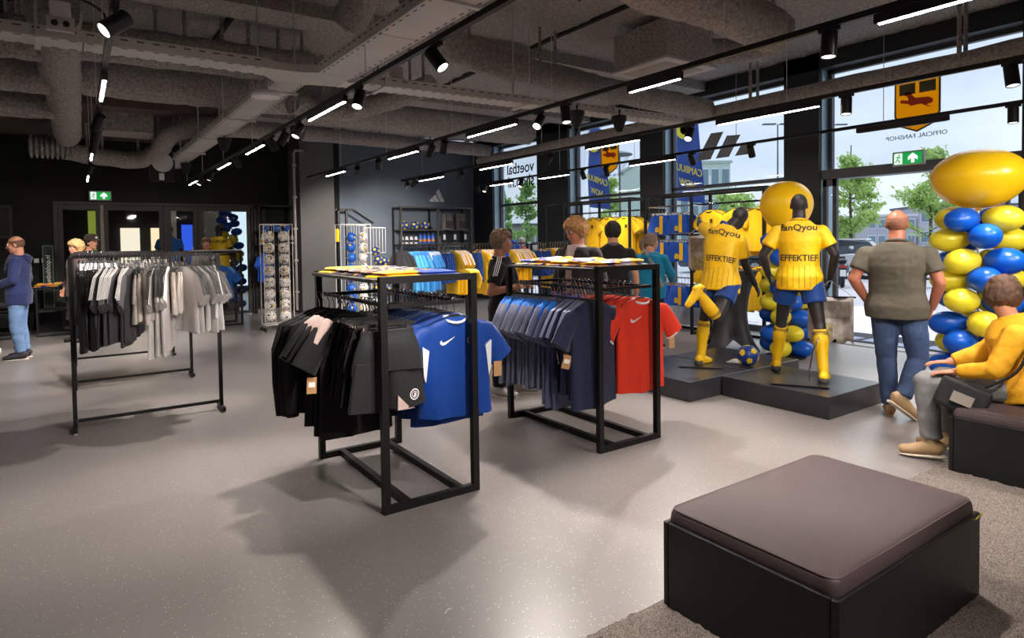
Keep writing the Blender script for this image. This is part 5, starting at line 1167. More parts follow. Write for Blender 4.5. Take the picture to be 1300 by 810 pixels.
for i, (x, z, y) in enumerate(((5.16, 1.40, 12.3), (5.2, 1.2, 12.25), (5.38, 1.17, 12.35), (5.18, .62, 12.3), (5.4, .6, 12.35))): football('panel', (x, y, z), .1, '%s blue and yellow football of the small heap by the wire grid' % ('top', 'second', 'third', 'lower left', 'lower right')[i], 'blue and yellow footballs by the grid')
hk = thing('ball_shelf', 'low black table under the small heap of blue and yellow footballs', 'table', (5.05, 12.15, 0))
part('top', MB().bb((0, 0, 1.06), (.5, .35, 1.09)), BLK, hk); part('lower_shelf', MB().bb((0, 0, .46), (.5, .35, .49)), BLK, hk)
for px in (.02, .48):
    for py in (.02, .33): part('leg', sq(MB(), (px, py, .01), (px, py, 1.05), .025), BLK, hk)
# frames of a hanging stand behind it
fr_ = thing('display_stand', 'dark metal frame with slanting arms behind the blue footballs', 'stand', (5.1, 14.45, 0))
for x in (.05, .24): part('post', sq(MB(), (x, 0, .02), (x, 0, 2.36), .05), BLK, fr_)
part('top_bar', sq(MB(), (-.05, 0, 2.36), (.4, 0, 2.36), .05), BLK, fr_); MB().tube([(.4, 0, 2.36), (.92, 0, 2.04)], .025).build('slanting_arm', BLK, fr_); MB().tube([(.3, 0, .03), (-.1, 0, .03)], .025).build('foot', BLK, fr_)
# things on the slate wall shelf unit
for i, x in enumerate((6.9, 7.2, 7.5)): football('panel', (x, SUY+.2, 1.88+.113), .113, '%s blue and yellow football on the top shelf under the logo' % ('left', 'middle', 'right')[i], 'footballs on the shelf')
def backpack(x, lab):
    r = thing('backpack', lab, 'backpack', (x, SUY+.22, 1.88)); m = mat('grey_nylon', '#77706d', .6, var=.15, vscale=9)
    b = MB(); b.loft([(0, 0, .0), (0, 0, .06), (0, 0, .2), (0, 0, .32), (0, 0, .40), (0, 0, .42)], [(.16, .1), (.175, .115), (.17, .11), (.165, .09), (.16, .06), (.155, .03)], 24, up=(0, 1, 0), sq=.6); b.build('body', m, r)
    MB().loft([(0, -.11, .05), (0, -.13, .12), (0, -.11, .22)], [(.12, .03), (.125, .035), (.11, .02)], 16, up=(0, -1, 0), sq=.6).build('front_pocket', mat('dark_nylon', '#3d3837', .7), r); MB().tube([(-.16, -.02, .40), (0, -.035, .425), (.16, -.02, .40)], .014).build('roll_top', m, r)
    for s in (-1, 1): MB().tube(smooth_path([(s*.09, -.09, .38), (s*.10, -.13, .2), (s*.09, -.11, .04)]), .009).build('strap', BLKM, r)
    MB().box((0, -.148, .13), (.06, .006, .03)).build('patch', PAPER, r, smooth=False)
backpack(8.16, 'left grey roll top backpack on the shelf under the slate wall logo'); backpack(8.58, 'right grey roll top backpack on the shelf, nearest the window')
def bottle(x, y, z, h, m, capm, lab, grp):
    r = thing('bottle', lab, 'bottle', (x, y, z), 0, grp); q = h/.22
    MB().lathe([(.0, 0), (.034*q, 0), (.037*q, .01*q), (.037*q, .13*q), (.03*q, .155*q), (.018*q, .17*q), (.018*q, .18*q)], n=14).build('body', m, r); MB().lathe([(.021*q, .175*q), (.021*q, .2*q), (.01*q, .205*q), (.009*q, .22*q), (.0, .22*q)], n=12).build('cap', capm, r)
    MB().lathe([(.0376*q, .04*q), (.0376*q, .09*q)], n=14).build('label', mat('label_orange', '#d88a3a', .6) if m.name != 'white_plastic' else BLKM, r)
WP = mat('white_plastic', '#e4e2e6', .4)
for i in range(4): bottle(6.82+.13*i, SUY+.18, 1.52, .24, WP, BLKM, 'white sports bottle, %s from the left on the second shelf' % ORD[i].replace('nearest', 'first'), 'white sports bottles')
for i in range(4): bottle(7.34+.12*i, SUY+.18, 1.52, .28, mat('bottle_blue', '#2e62c9', .3), mat('bottle_cap', '#1d3f94', .4), 'blue drink bottle, %s from the left on the second shelf' % ORD[i].replace('nearest', 'first'), 'blue drink bottles')
for i, x in enumerate((7.98, 8.3, 8.62)):
    r = thing('boxed_item', '%s small black pack with white print hanging right of the blue bottles' % ('left', 'middle', 'right')[i], 'pack', (x, SUY+.1, 1.55)); MB().box((0, 0, .13), (.12, .05, .26)).build('pack', BLKM, r, smooth=False); MB().box((0, -.027, .13), (.07, .004, .14)).build('print', PAPER, r, smooth=False); MB().tube([(0, 0, .26), (0, 0, .30)], .004).build('hook', CHROME, r)
for i in range(2): bottle(4.0+.1*i, 14.6, 1.565, .24, WP, PAPER, '%s pale bottle on the shelf unit behind the white ball stand' % ('left', 'right')[i], 'pale bottles')
bottle(3.45, 14.6, 1.565, .24, mat('pale_green', '#b9c9b5', .5), PAPER, 'greenish bottle at the left on the unit behind the white ball stand', None)
r = thing('yellow_flask', 'slim yellow flask hanging right of the dark column', 'flask', (5.02, 14.2, 1.6)); MB().lathe([(.0, 0), (.045, 0), (.05, .02), (.05, .26), (.03, .3), (.0, .31)], n=14).build('body', YEL, r); MB().tube([(0, 0, .3), (0, 0, .4), (.0, .3, .42)], .006).build('hook', BLK, r)

# ================================================================ BALLOONS
BY = mat('balloon_yellow', '#f4e53a', .3, spec=.5); BB = mat('balloon_blue', '#1260d0', .3, spec=.5); BYB = mat('balloon_big', '#ffd71c', .3, spec=.5)
for m_ in (BY, BB, BYB):                 # thin rubber lets daylight through
    t_ = m_.node_tree; p_ = t_.nodes['Principled BSDF']; mx_ = N(t_, 'ShaderNodeMixShader', Fac=.3); tl_ = N(t_, 'ShaderNodeBsdfTranslucent', Color=p_.inputs['Base Color'].default_value[:])
    t_.links.new(p_.outputs[0], mx_.inputs[1]); t_.links.new(tl_.outputs[0], mx_.inputs[2]); t_.links.new(mx_.outputs[0], t_.nodes['Material Output'].inputs[0])
def balloon_me(m, key):
    if key in _G: return _G[key]
    pr = [(max(.002, math.sin(PI*t)**.92*(1-.12*max(0, .5-t)*2)), -math.cos(PI*t)*(1.0 if t > .5 else 1.12)) for t in [i/18 for i in range(19)]]
    mb = MB().lathe(pr, n=28); mb.lathe([(.03, -1.12), (.09, -1.18), (.05, -1.2)], n=10); _G[key] = mb.mesh('balloon', m); return _G[key]
def balloon(p, d, ra, L, m, parent, nm='balloon'):
    o = link(nm, balloon_me(m, 'bal'+m.name), parent, p); o.rotation_euler = V(d).to_track_quat('Z', 'Y').to_euler(); o.scale = (ra, ra*.9, L); return o
def balloon_column(x, y, rows, ring, ra, z0, dz, bigz, bra, brz, lab, ph=0.0):
    r = thing('balloon_column', lab, 'balloons', (x, y, 0))
    MB().lathe([(.0, 0), (.24, 0), (.25, .02), (.05, .04), (.0, .04)]).build('base', BLKM, r); MB().tube([(0, 0, .03), (0, 0, bigz-brz*.9)], .013).build('pole', WIRE, r)
    for i in range(rows):
        for k in range(4):
            a = ph+k*PI/2+i*PI/4; d = V((math.cos(a), math.sin(a), rnd.uniform(-.1, .1)))
            c = BY if ((i//1+2*k+(i//2)) % 4) in (0, 1) else BB
            balloon(d*ring*rnd.uniform(.95, 1.05)+V((0, 0, z0+dz*i)), d, ra*rnd.uniform(.94, 1.06), ra*1.22, c, r)
    o = link('top_balloon', balloon_me(BYB, 'bigb'), r, (0, 0, bigz)); o.scale = (bra, bra, brz)
balloon_column(8.12, 2.74, 8, .26, .15, .17, .228, 2.20, .44, .30, 'balloon column of blue and yellow balloons beside the entrance, behind the seated person', .55)
balloon_column(7.72, 4.72, 8, .19, .125, .14, .2, 2.0, .325, .31, 'balloon column behind the standing dummy, half hidden', .2)
g = thing('balloon_garland', 'blue and yellow balloon garland behind the inner shop window', 'balloons', (3.05, 15.9, 0))
MB().tube([(0, 0, 0), (.05, 0, 1.0), (0, 0, 2.35)], .012).build('pole', WIRE, g)
for i in range(34):
    z = .15+2.25*i/34; m = BY if (i % 7) in (2, 3, 4) and 10 < i < 26 else BB; balloon((.16*math.cos(i*2.4)+.06*math.sin(z*2), .13*math.sin(i*2.4), z), (math.cos(i*2.4), math.sin(i*2.4), .1), .10, .12, m, g)

# ================================================================ WINDOW RACKS
def window_rack(y0, ym, y1, lab, low):
    X0, X1, H = 8.30, 8.78, 2.31; r = thing('wall_rack', lab, 'clothes rack', (X0, y0, 0)); t = .04; D = X1-X0
    for y in (0, ym-y0, y1-y0):
        part('post', sq(MB(), (0, y, .02), (0, y, H), t), BLK, r); part('rear_post', sq(MB(), (D, y, .02), (D, y, H), t), BLK, r)
        part('side_bar', sq(MB(), (t, y, H), (D-t, y, H), t), BLK, r); part('foot_bar', sq(MB(), (t, y, .02), (D-t, y, .02), t), BLK, r)
    for a, b in ((t, ym-y0-t), (ym-y0+t, y1-y0-t)):
        part('top_bar', sq(MB(), (0, a, H), (0, b, H), t), BLK, r); part('rear_top_bar', sq(MB(), (D, a, H), (D, b, H), t), BLK, r); part('base_bar', sq(MB(), (D, a, .02), (D, b, .02), t), BLK, r)
        for z in low: part('hang_bar', sq(MB(), (D/2, a-t, z), (D/2, b+t, z), .028), BLK, r)
    return r
window_rack(5.42, 6.72, 7.72, 'black wall rack by the large window with blue shorts and yellow shirts', (2.13, 1.25)); window_rack(8.1, 9.4, 10.55, 'black wall rack by the second window with yellow shirts', (2.1,))
FX = 8.54
o = MB().bb((8.32, 6.78, 1.62), (8.76, 7.66, 1.635)); 
for zi, z in enumerate((2.12, 1.66, .92)):
    rl = thing('shorts_rail', 'chrome rail for blue shorts by the large window, %s of three' % ('top', 'middle', 'lowest')[zi], 'rail', (8.33, 6.74, z)); MB().tube([(0, .02, 0), (0, .94, 0)], .01).build('bar', CHROME, rl)
    for q in (.04, .92): MB().tube([(0, q, 0), (.43, q, 0)], .01).build('arm', CHROME, rl)
    for j, yy in enumerate((7.46, 7.05)):
        for q in range(4):
            gmt = garment('shorts', BLUE, (8.36+.075*q, yy-.01*q, z-.0), -PI/2, ('foremost' if q == 0 else '%s' % ('', 'second', 'third', 'fourth')[q])+' blue shorts in the %s %s stack by the large window' % (('top', 'middle', 'lowest')[zi], ('left', 'right')[j]), 'blue shorts by the large window', L=.33, d=.03)
            if q == 0:
                MB().box((.09, -.05, -.31), (.065, .008, .30)).build('yellow_stripe', YEL, gmt, smooth=False); MB().prism([(-.05, -.43), (.03, -.43), (.03, -.36), (-.01, -.335), (-.05, -.36)], -.056, -.05, lambda p, q_, k: (p+.02, k, q_+.0)).build('crest', mat('gold_crest', '#e0b43a', .6), gmt, smooth=False)
def yshirts(ys, z, lab, grp, n=4, L=.68):
    for j, yy in enumerate(ys):
        for q in range(n):
            gm = garment('tee', YEL, (8.38+.07*q, yy-.008*q, z), -PI/2, '%s yellow jersey of %s' % (('foremost', 'second', 'third', 'fourth', 'fifth')[q], lab[j]), grp, L=L, w=.205, d=.03, sleeve=.19, trim=BS if q % 2 == 0 else None, collar=BLKM)
            if q == 0: MB().box((.07, -.052, -.27), (.05, .006, .06)).build('crest', LET, gm, smooth=False)
yshirts((6.42, 5.92, 5.52), 2.12, ('the upper left stack by the large window', 'the upper middle stack by the large window', 'the upper right stack by the large window'), 'upper yellow jerseys by the large window')
yshirts((6.42, 5.92, 5.52), 1.24, ('the lower left stack by the large window', 'the lower middle stack by the large window', 'the lower right stack by the large window'), 'lower yellow jerseys by the large window')
yshirts((9.2, 8.75, 8.3), 2.09, ('the left stack by the second window', 'the middle stack by the second window', 'the right stack by the second window'), 'yellow jerseys by the second window', 5, .85)
o = MB().bb((8.84, 6.8, .05), (9.0, 10.5, .75)).build('window_screen', mat('pale_fabric', '#c9d2d8', .8, var=.12, vscale=14), smooth=False); tag(o, 'pale low screen standing along the window behind the wall racks', 'screen')
def banner(loc, rz, lab, h=.5):
    r = thing('pennant', lab, 'banner', loc, rz); mb = MB(); n = 10
    mb.add([(.2*(2*i/n-1), .012*math.sin(i*1.1), -h*j/6+(.05 if j == 6 and i % 3 == 0 else 0)) for j in range(7) for i in range(n+1)], [(j*(n+1)+i, j*(n+1)+i+1, (j+1)*(n+1)+i+1, (j+1)*(n+1)+i) for j in range(6) for i in range(n)])
    o = mb.build('cloth', mat('pennant_cloth', '#cfc9c0', .7, var=.4, vscale=9), r); s = o.modifiers.new('s', 'SOLIDIFY'); s.thickness = .004
    MB().tube([(-.22, 0, .0), (.22, 0, 0)], .008).build('rod', BLK, r); MB().tube([(-.2, 0, 0), (0, 0, .16), (.2, 0, 0)], .003, 5).build('cord', PAPER, r)
    MB().box((0, -.02, -.12), (.34, .004, .16)).build('picture', mat('pennant_photo', '#9a9186', .7, var=.4, vscale=20), r, smooth=False); MB().box((-.06, -.02, -.34), (.16, .004, .16)).build('picture', mat('pennant_photo2', '#b5a67c', .7, var=.4, vscale=30), r, smooth=False)
banner((6.12, 3.28, .99), -1.05, 'grey team pennant hanging from the hand of the standing dummy', .46); banner((6.16, 4.78, 1.62), -.9, 'pale team pennant hanging from the raised hand of the kicking dummy', .42)

# ================================================================ FOLDED SCARVES AND TABLES
def scarf_mat(nm, cols, sc_):
    m = mat(nm, cols[0], .85); t = m.node_tree; p = t.nodes['Principled BSDF']; tc = N(t, 'ShaderNodeTexCoord'); mp = N(t, 'ShaderNodeMapping'); mp.inputs['Scale'].default_value = sc_
    n = N(t, 'ShaderNodeTexVoronoi', Scale=1.0, distance='CHEBYCHEV'); s = N(t, 'ShaderNodeSeparateColor'); r = N(t, 'ShaderNodeValToRGB'); r.color_ramp.interpolation = 'CONSTANT'
    while len(r.color_ramp.elements) < len(cols): r.color_ramp.elements.new(.5)
    for i, c in enumerate(cols): r.color_ramp.elements[i].position = i/len(cols); r.color_ramp.elements[i].color = lin(c)
    t.links.new(tc.outputs['Object'], mp.inputs[0]); t.links.new(mp.outputs[0], n.inputs['Vector']); t.links.new(n.outputs['Color'], s.inputs[0]); t.links.new(s.outputs[0], r.inputs[0]); t.links.new(r.outputs[0], p.inputs['Base Color']); return m
SCY = scarf_mat('scarf_yellow', ['#f0b818', '#2f3f94', '#e8a020', '#d8d4e6', '#f2c21c', '#7b6fb0'], (14, 10, 30)); SCD = scarf_mat('scarf_dark', ['#3a3346', '#4d4a78', '#c9a84a', '#2e2a3a', '#a8a0b4', '#6b4a3a'], (30, 26, 30))
def folded(loc, rz, w_, d, h, m, lab, grp, seed, cat='scarf', nm='folded_scarf'):
    mb = MB(); nx, ny = 16, 10; rr = random.Random(seed)
    r = thing(nm, lab, cat, loc, rz, grp)
    for L_ in range(2):
        mb = MB(); z0 = L_*h*.5; vs = []
        for sd in (0, 1):
            for j in range(ny+1):
                for i in range(nx+1):
                    x = w_*(i/nx-.5)*(1-.06*L_); y = d*(j/ny-.5)*(1-.08*L_); e = min(i, nx-i, j, ny-j); ed = 0 if e == 0 else (.75 if e == 1 else 1)
                    z = z0+(h*.5*ed if sd else 0)+(.25*h*noise.noise(V((x*9, y*9, seed*3.1+L_))) if sd and ed else 0)+(h*.25 if not ed else 0); vs.append((x+.008*noise.noise(V((y*12, seed, L_))), y+.008*noise.noise(V((x*12, seed+5, L_))), max(.001, z)))
        q = (nx+1)*(ny+1); fs = []
        for j in range(ny):
            for i in range(nx): a = j*(nx+1)+i; fs.append((a, a+nx+1, a+nx+2, a+1)); fs.append((q+a, q+a+1, q+a+nx+2, q+a+nx+1))
        per = [(i, i+1) for i in range(nx)]+[(j*(nx+1)+nx, (j+1)*(nx+1)+nx) for j in range(ny)]+[(ny*(nx+1)+i+1, ny*(nx+1)+i) for i in range(nx)]+[((j+1)*(nx+1), j*(nx+1)) for j in range(ny)]
        fs += [(a, b, q+b, q+a) for a, b in per]; mb.add(vs, fs).build('lower_layer' if L_ == 0 else 'upper_layer', m, r)
    fr2 = MB()
    for i in range(14):
        y = d*(i/13-.5)*.9; fr2.tube([(-w_/2, y, h*.3), (-w_/2-.03, y+.006*rr.uniform(-1, 1), h*.12)], .0025, 4)
    tag(fr2.build('fringe', m, r), kind='stuff')
ROWN = ['front', 'second', 'third', 'fourth', 'rear']
YCOL = [SCY, SCY, SCD, SCY, SCY]
for i in range(5):
    for j in range(2): folded((3.165+.19+.26*j, 3.56+.215*i, 1.377), rnd.uniform(-.25, .25)+(PI if j else 0), .25, .20, .045+.012*((i+j) % 2), SCY if (i*2+j) % 5 != 3 else scarf_mat('scarf_blue', ['#3a4fae', '#d8d4e6', '#2a3a88', '#c9b45a', '#6b6ab8'], (16, 12, 30)), 'yellow and blue folded scarf, %s row, %s side, on the second rack' % (ROWN[i], ('left', 'right')[j]), 'folded scarves on the second rack', i*2+j)
for i in range(5):
    for j in range(2):
        m = YEL if (i, j) in ((0, 0), (4, 0)) else (BLUE if (i, j) == (0, 1) else SCD)
        folded((1.44+.17+.27*j, 3.54+.215*i, 1.378), rnd.uniform(-.25, .25)+(PI if j else 0), .26, .205, .035 if m is not YEL else .04, m, '%s, %s row, %s side, on the nearest rack' % ('yellow folded shirt' if m is YEL else ('blue folded shirt' if m is BLUE else 'dark patterned folded scarf'), ROWN[i], ('left', 'right')[j]), 'folded things on the nearest rack', 30+i*2+j)
o = MB().loft([(1.44+.6, 3.43, 1.40), (1.44+.675, 3.44, 1.395), (1.44+.70, 3.44, 1.35), (1.44+.70, 3.45, 1.29)], [(.06, .015), (.06, .02), (.05, .02), (.03, .012)], 12, up=(1, 0, 1)).build('folded_shirt', YEL); tag(o, 'yellow shirt end hanging over the right front corner of the nearest rack', 'shirt')
def nest_table(x0, y0, x1, y1, H, lab):
    r = thing('display_table', lab, 'table', (x0, y0, 0)); W, D = x1-x0, y1-y0
    part('top', MB().bb((0, 0, H-.03), (W, D, H)), BLK, r)
    for px in (.015, W-.015):
        for py in (.015, D-.015): part('leg', sq(MB(), (px, py, .02), (px, py, H-.045), .028), BLK, r)
    for py in (.015, D-.015): part('floor_bar', sq(MB(), (.03, py, .015), (W-.03, py, .015), .026), BLK, r)
    part('lower_shelf', MB().bb((.03, .03, .43), (W-.03, D-.03, .45)), BLKM, r)
nest_table(-.62, 13.6, .12, 14.3, .86, 'black table with yellow blue shirts between the navy hoodie person and left rail'); nest_table(-1.75, 13.6, -.8, 14.3, .5, 'lower black nest table behind the person in the navy hoodie')
for i in range(3):
    for j in range(2): folded((-.5+.25*i, 13.78+.3*j, .862), rnd.uniform(-.2, .2), .24, .26, .06, scarf_mat('scarf_orange', ['#f0a518', '#2c4aa8', '#e8d9c0', '#f2b41c', '#d64a2a', '#3a5ac0'], (12, 10, 26)), 'orange and blue folded shirt, %s of the %s row, on the left table' % (('left', 'middle', 'right')[i], ('front', 'rear')[j]), 'folded shirts on the left table', 60+i*2+j, 'shirt', 'folded_shirt')
o = rough(MB().ell((-1.2, 13.9, .56), (.3, .22, .06)), .02).build('folded_shirt', cloth('#2a2a2c')); tag(o, 'dark folded clothes on the lower nest table behind the hoodie person', 'shirt')
r = thing('totem_sign', 'slim dark upright sign with pale edge and white vertical shop lettering', 'sign', (-.45, 14.55, 0)); bevel(MB().bb((-.075, -.03, .42), (.075, .03, 1.6)).build('panel', mat('totem_dark', '#15211a', .4), r, smooth=False), .004)
e = MB(); TE = mat('totem_edge', '#7fa79a', .5)
for a, b in (((-.08, -.034, .42), (-.073, .0, 1.605)), ((.073, -.034, .42), (.08, .0, 1.605)), ((-.08, -.034, 1.598), (.08, 0, 1.605))): e.bb(a, b)
e.build('edge_strip', TE, r, smooth=False); text_mb('voetbalshop.nl', .105, .003, lambda a, b, c: (-b+.0, -.034-c, a+1.12)).build('lettering', PAPER, r, smooth=False); MB().bb((-.2, -.14, 0), (.2, .14, .42)).build('foot_box', BLKM, r, smooth=False)
# things leaning or lying by the mannequins
b = MB()
for i in range(7): b.tube([(.1*i-.3, .0, -.002), (.1*i-.3+.04, .04, -.002)], .0008, 4)
# litter threads on the floor
for (x, y, a, lab) in ((1.26, 2.33, .4, 'tiny pale thread on the floor left of the foreground'), (-.02, 2.62, 1.1, 'tiny pale thread on the floor near the lower left corner'), (2.02, 3.95, .6, 'tiny white thread on the floor under the nearest rack')):
    o = MB().tube([(0, 0, 0), (.025, .006, .001), (.05, 0, 0)], .0016, 5).build('thread', PAPER); o.location = (x, y, .0025); o.rotation_euler.z = a; tag(o, lab, 'thread')
# ================================================================ ROOM BEHIND THE GLASS DOORS
DKR = mat('inner_room_dark', '#2a2c2d', .8)
struct('wall_inner_back', MB().bb((-4.7, 22, 0), (8, 22.2, 4)), DKR); struct('wall_inner_left', MB().bb((-4.7, WY+.15, 0), (-4.5, 22, 4)), DKR); struct('wall_inner_right', MB().bb((5.2, WY+.15, 0), (5.4, 22, 4)), DKR); struct('ceiling_inner', MB().bb((-4.7, WY+.15, 3.4), (5.4, 22.2, 3.5)), DKR)
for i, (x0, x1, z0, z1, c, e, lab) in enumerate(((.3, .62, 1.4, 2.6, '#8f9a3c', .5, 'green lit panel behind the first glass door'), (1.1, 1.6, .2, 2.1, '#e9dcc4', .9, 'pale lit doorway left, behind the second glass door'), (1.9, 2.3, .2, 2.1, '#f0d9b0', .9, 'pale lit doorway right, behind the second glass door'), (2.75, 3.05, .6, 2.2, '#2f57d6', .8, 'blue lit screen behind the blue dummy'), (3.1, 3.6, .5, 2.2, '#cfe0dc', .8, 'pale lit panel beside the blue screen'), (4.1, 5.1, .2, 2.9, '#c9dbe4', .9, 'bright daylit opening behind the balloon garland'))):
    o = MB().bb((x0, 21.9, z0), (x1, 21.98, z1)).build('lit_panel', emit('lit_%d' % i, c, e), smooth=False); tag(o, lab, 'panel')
PIL = mat('pale_pillar', '#aeb4b8', .7)
o = MB().bb((1.86, 17.5, 0), (2.08, 17.8, 3.4)).build('pillar', PIL, smooth=False); tag(o, 'pale square pillar behind the blue dummy, inside the inner room', 'pillar'); o = MB().bb((2.5, 16.6, 0), (2.9, 16.8, 3.4)).build('pillar', PIL, smooth=False); tag(o, 'wide pale wall pier behind the yellow dummy', 'pillar')
for i, (x, y) in enumerate(((.2, 17), (.3, 19), (1.2, 17.3), (1.3, 19.4), (2.4, 16.7), (2.9, 18.2), (3.5, 16.2))):
    r = thing('ceiling_lamp', 'small warm ceiling lamp in the inner room, %s' % ('front left', 'rear left', 'front middle', 'rear middle', 'above the blue dummy', 'right rear', 'above the garland')[i], 'lamp', (x, y, 2.75 if i < 5 else 2.9))
    MB().bb((-.2, -.05, 0), (.2, .05, .06)).build('housing', BLK, r, smooth=False); MB().bb((-.19, -.045, -.006), (.19, .045, -.0005)).build('diffuser', emit('warm_led', '#ffe2c0', 25), r, smooth=False); MB().tube([(0, 0, .06), (0, 0, .5)], .006).build('rod', BLK, r)
for k, (x, lab) in enumerate(((1.72, 'blue'), (2.72, 'yellow'))):
    o = MB().bb((x-.35, 15.3, 0), (x+.35, 16.1, .207)).build('plinth', BLKM, smooth=False); tag(o, 'low black plinth under the %s dummy behind the inner glass' % lab, 'platform')
o = MB().tube([(2.05, 15.5, 1.3), (2.45, 15.45, 1.95)], .012).build('stick', PAPER); tag(o, 'thin white stick slanting between the two inner dummies', 'stick')
o = MB().bb((8.5, 12.3, 0), (9.0, 12.8, .088)).build('plinth', BLKM, smooth=False); tag(o, 'low black plinth under the slim dummy in the first window', 'platform')

# ================================================================ OUTSIDE
PAV = mat('paving', '#dcd9de', .85, var=.06, vscale=1.2); ROAD = mat('asphalt', '#b4b4ba', .9, var=.1, vscale=1.5)
o = struct('ground_outside', MB().bb((WX+.35, -60, -.14), (14.5, 120, -.01)), PAV, label='pale paving outside the entrance'); o = struct('ground_road', MB().bb((14.5, -60, -.16), (140, 120, -.05)), ROAD, label='grey street beyond the paving')
kb = thing('kerb', 'row of pale kerb stones between paving and street', 'kerb', (14.5, 0, 0))
km = MB().bb((-.07, -.49, -.06), (.07, .49, .0)).mesh('kerb_stone', mat('kerb_stone', '#cfccca', .85), smooth=False)
for i in range(30): link('kerb_stone', km, kb, (0, 1+i*1.0, 0))
# big paving slabs near the entrance
sl = thing('paving', 'large pale paving slabs in front of the entrance', 'paving', (9.7, 0, 0)); sm = MB().bb((-.49, -.99, -.03), (.49, .99, -.004)).mesh('slab', PAV, smooth=False)
for i in range(4):
    for j in range(7): link('slab', sm, sl, (1.2+1.0*i, -2+2.0*j+(i % 2), 0))
# print on the mat
o = MB()
for i in range(5): o.box((9.75+rnd.uniform(-.15, .15), 3.3+.42*i, .0125), (.3, .32, .002), Matrix.Rotation(rnd.uniform(-.3, .3), 3, 'Z'))
o = o.build('mat_print', mat('mat_print', '#8a93ad', .9), bpy.data.objects['door_mat'], smooth=False); tag(o, kind='stuff')
LEAF = [mat('leaf_light', '#b4cf7c', .6, var=.3, vscale=2), mat('leaf_mid', '#94b86c', .6, var=.3, vscale=2), mat('leaf_dark', '#6d9060', .6, var=.3, vscale=2)]; 
for m_ in LEAF:
    t_ = m_.node_tree; p_ = t_.nodes['Principled BSDF']; mx_ = N(t_, 'ShaderNodeMixShader', Fac=.4); tl_ = N(t_, 'ShaderNodeBsdfTranslucent', Color=p_.inputs['Base Color'].default_value[:])
    t_.links.new(p_.outputs[0], mx_.inputs[1]); t_.links.new(tl_.outputs[0], mx_.inputs[2]); t_.links.new(mx_.outputs[0], t_.nodes['Material Output'].inputs[0])
BARK = mat('bark', '#5d5347', .9)
def tree(x, y, h, wd, lab, nl, m, seed, z0=.28, top=None, ls=.16):
    rr = random.Random(seed); r = thing('street_tree', lab, 'tree', (x, y, -.05)); tr = MB().tube(smooth_path([(0, 0, 0), (.05, .02, h*.35), (-.03, .03, h*.7), (0, 0, h)], 4), [.07*(1-i/13)+.012 for i in range(13)], 7)
    br = []
    for i in range(int(12+h*3)):
        t = rr.uniform(z0, .95); a = i*2.4; L = wd*(1.15-t)*rr.uniform(.55, 1.1); p = V((0, 0, h*t)); q = p+V((math.cos(a)*L, math.sin(a)*L, L*rr.uniform(.15, .7))); tr.tube([p, lerp(p, q, .5)+V((0, 0, -.03)), q], [.022, .014, .006], 5); br.append((p, q))
    tr.build('trunk', BARK, r); lf = MB()
    for i in range(nl):
        p, q = rr.choice(br); t = rr.random()**.6; c = lerp(p, q, t)+V((rr.gauss(0, .16), rr.gauss(0, .16), rr.gauss(0, .14)))*wd*.45; n = V((rr.gauss(0, 1), rr.gauss(0, 1), rr.gauss(0, 1)+.6)).normalized(); u = n.orthogonal().normalized(); v = n.cross(u); s = ls*rr.uniform(.6, 1.2)
        lf.add([c-u*s, c+v*s*.45+n*.02, c+u*s, c-v*s*.45+n*.02], [(0, 1, 2, 3)])
    tag(lf.build('leaves', m, r, smooth=False, fix=False), kind='stuff')
tree(25.6, 12.9, 5.2, 1.7, 'young airy tree outside, left of the olive polo person', 4600, LEAF[0], 1, .22, ls=.10); tree(28.2, 11.1, 5.0, 1.7, 'young airy tree outside, right of the olive polo person', 4600, LEAF[0], 2, .24, ls=.10)
tree(22.6, 33.0, 4.9, 1.5, 'slim tree outside the first window, left one', 2200, LEAF[1], 3, .15); tree(22.6, 30.6, 5.2, 1.5, 'slim tree outside the first window, right one', 2200, LEAF[1], 4, .15)
tree(24.7, 25.6, 5.0, 1.5, 'tree outside the second window behind the yellow jerseys', 2200, LEAF[0], 5, .2); tree(33.1, 23.5, 4.8, 2.4, 'broad tree outside the large window behind the yellow jerseys', 2600, LEAF[0], 6, .2, ls=.2)
tree(34.2, 19.2, 4.6, 2.2, 'dense dark tree outside, left of the entrance', 3600, LEAF[2], 7, .05, ls=.2)
hg = thing('hedge', 'yellow flowering hedge outside the first window', 'hedge', (24.5, 32.2, -.05)); lf = MB(); MB().bb((-.5, -2, 0), (.5, 2, .9)).build('core', LEAF[1], hg, smooth=False)
for i in range(1500): c = V((rnd.uniform(-.7, .7), rnd.uniform(-2.2, 2.2), rnd.uniform(.1, 1.25))); lf.add([c+V((rnd.uniform(-.12, .12), rnd.uniform(-.12, .12), rnd.uniform(-.1, .1))) for _ in range(3)], [(0, 1, 2)])
tag(lf.build('leaves', mat('yellow_flower', '#d8c23a', .7), hg, smooth=False, fix=False), kind='stuff')
# buildings
def building(nm, loc, rz, W, D, H, m, rows, cols, wm, lab, roof='#8a8d92', wz=(.8, 1.5), extra=None):
    r = thing('building', lab, 'building', loc, rz); MB().bb((0, 0, 0), (W, D, H)).build('walls', m, r, smooth=False); MB().bb((-.15, -.15, H), (W+.15, D+.15, H+.25)).build('roof', mat('roof_'+roof, roof, .8), r, smooth=False)
    fm = MB().bb((-.5, -.06, 0), (.5, .0, 1)).mesh('window', mat('far_frame', '#d5dadd', .6), smooth=False); pm = MB().bb((-.42, -.09, .08), (.42, -.06, .92)).mesh('pane', wm, smooth=False)
    for i in range(rows):
        for j in range(cols):
            o = link('window', fm, r, (W*(j+.5)/cols, 0, H*(i+.25)/rows)); o.scale = (wz[0]*W/cols, 1, wz[1]*H/rows*.4); link('pane', pm, o)
    return r
PANE = mat('far_pane', '#6f8794', .25); 
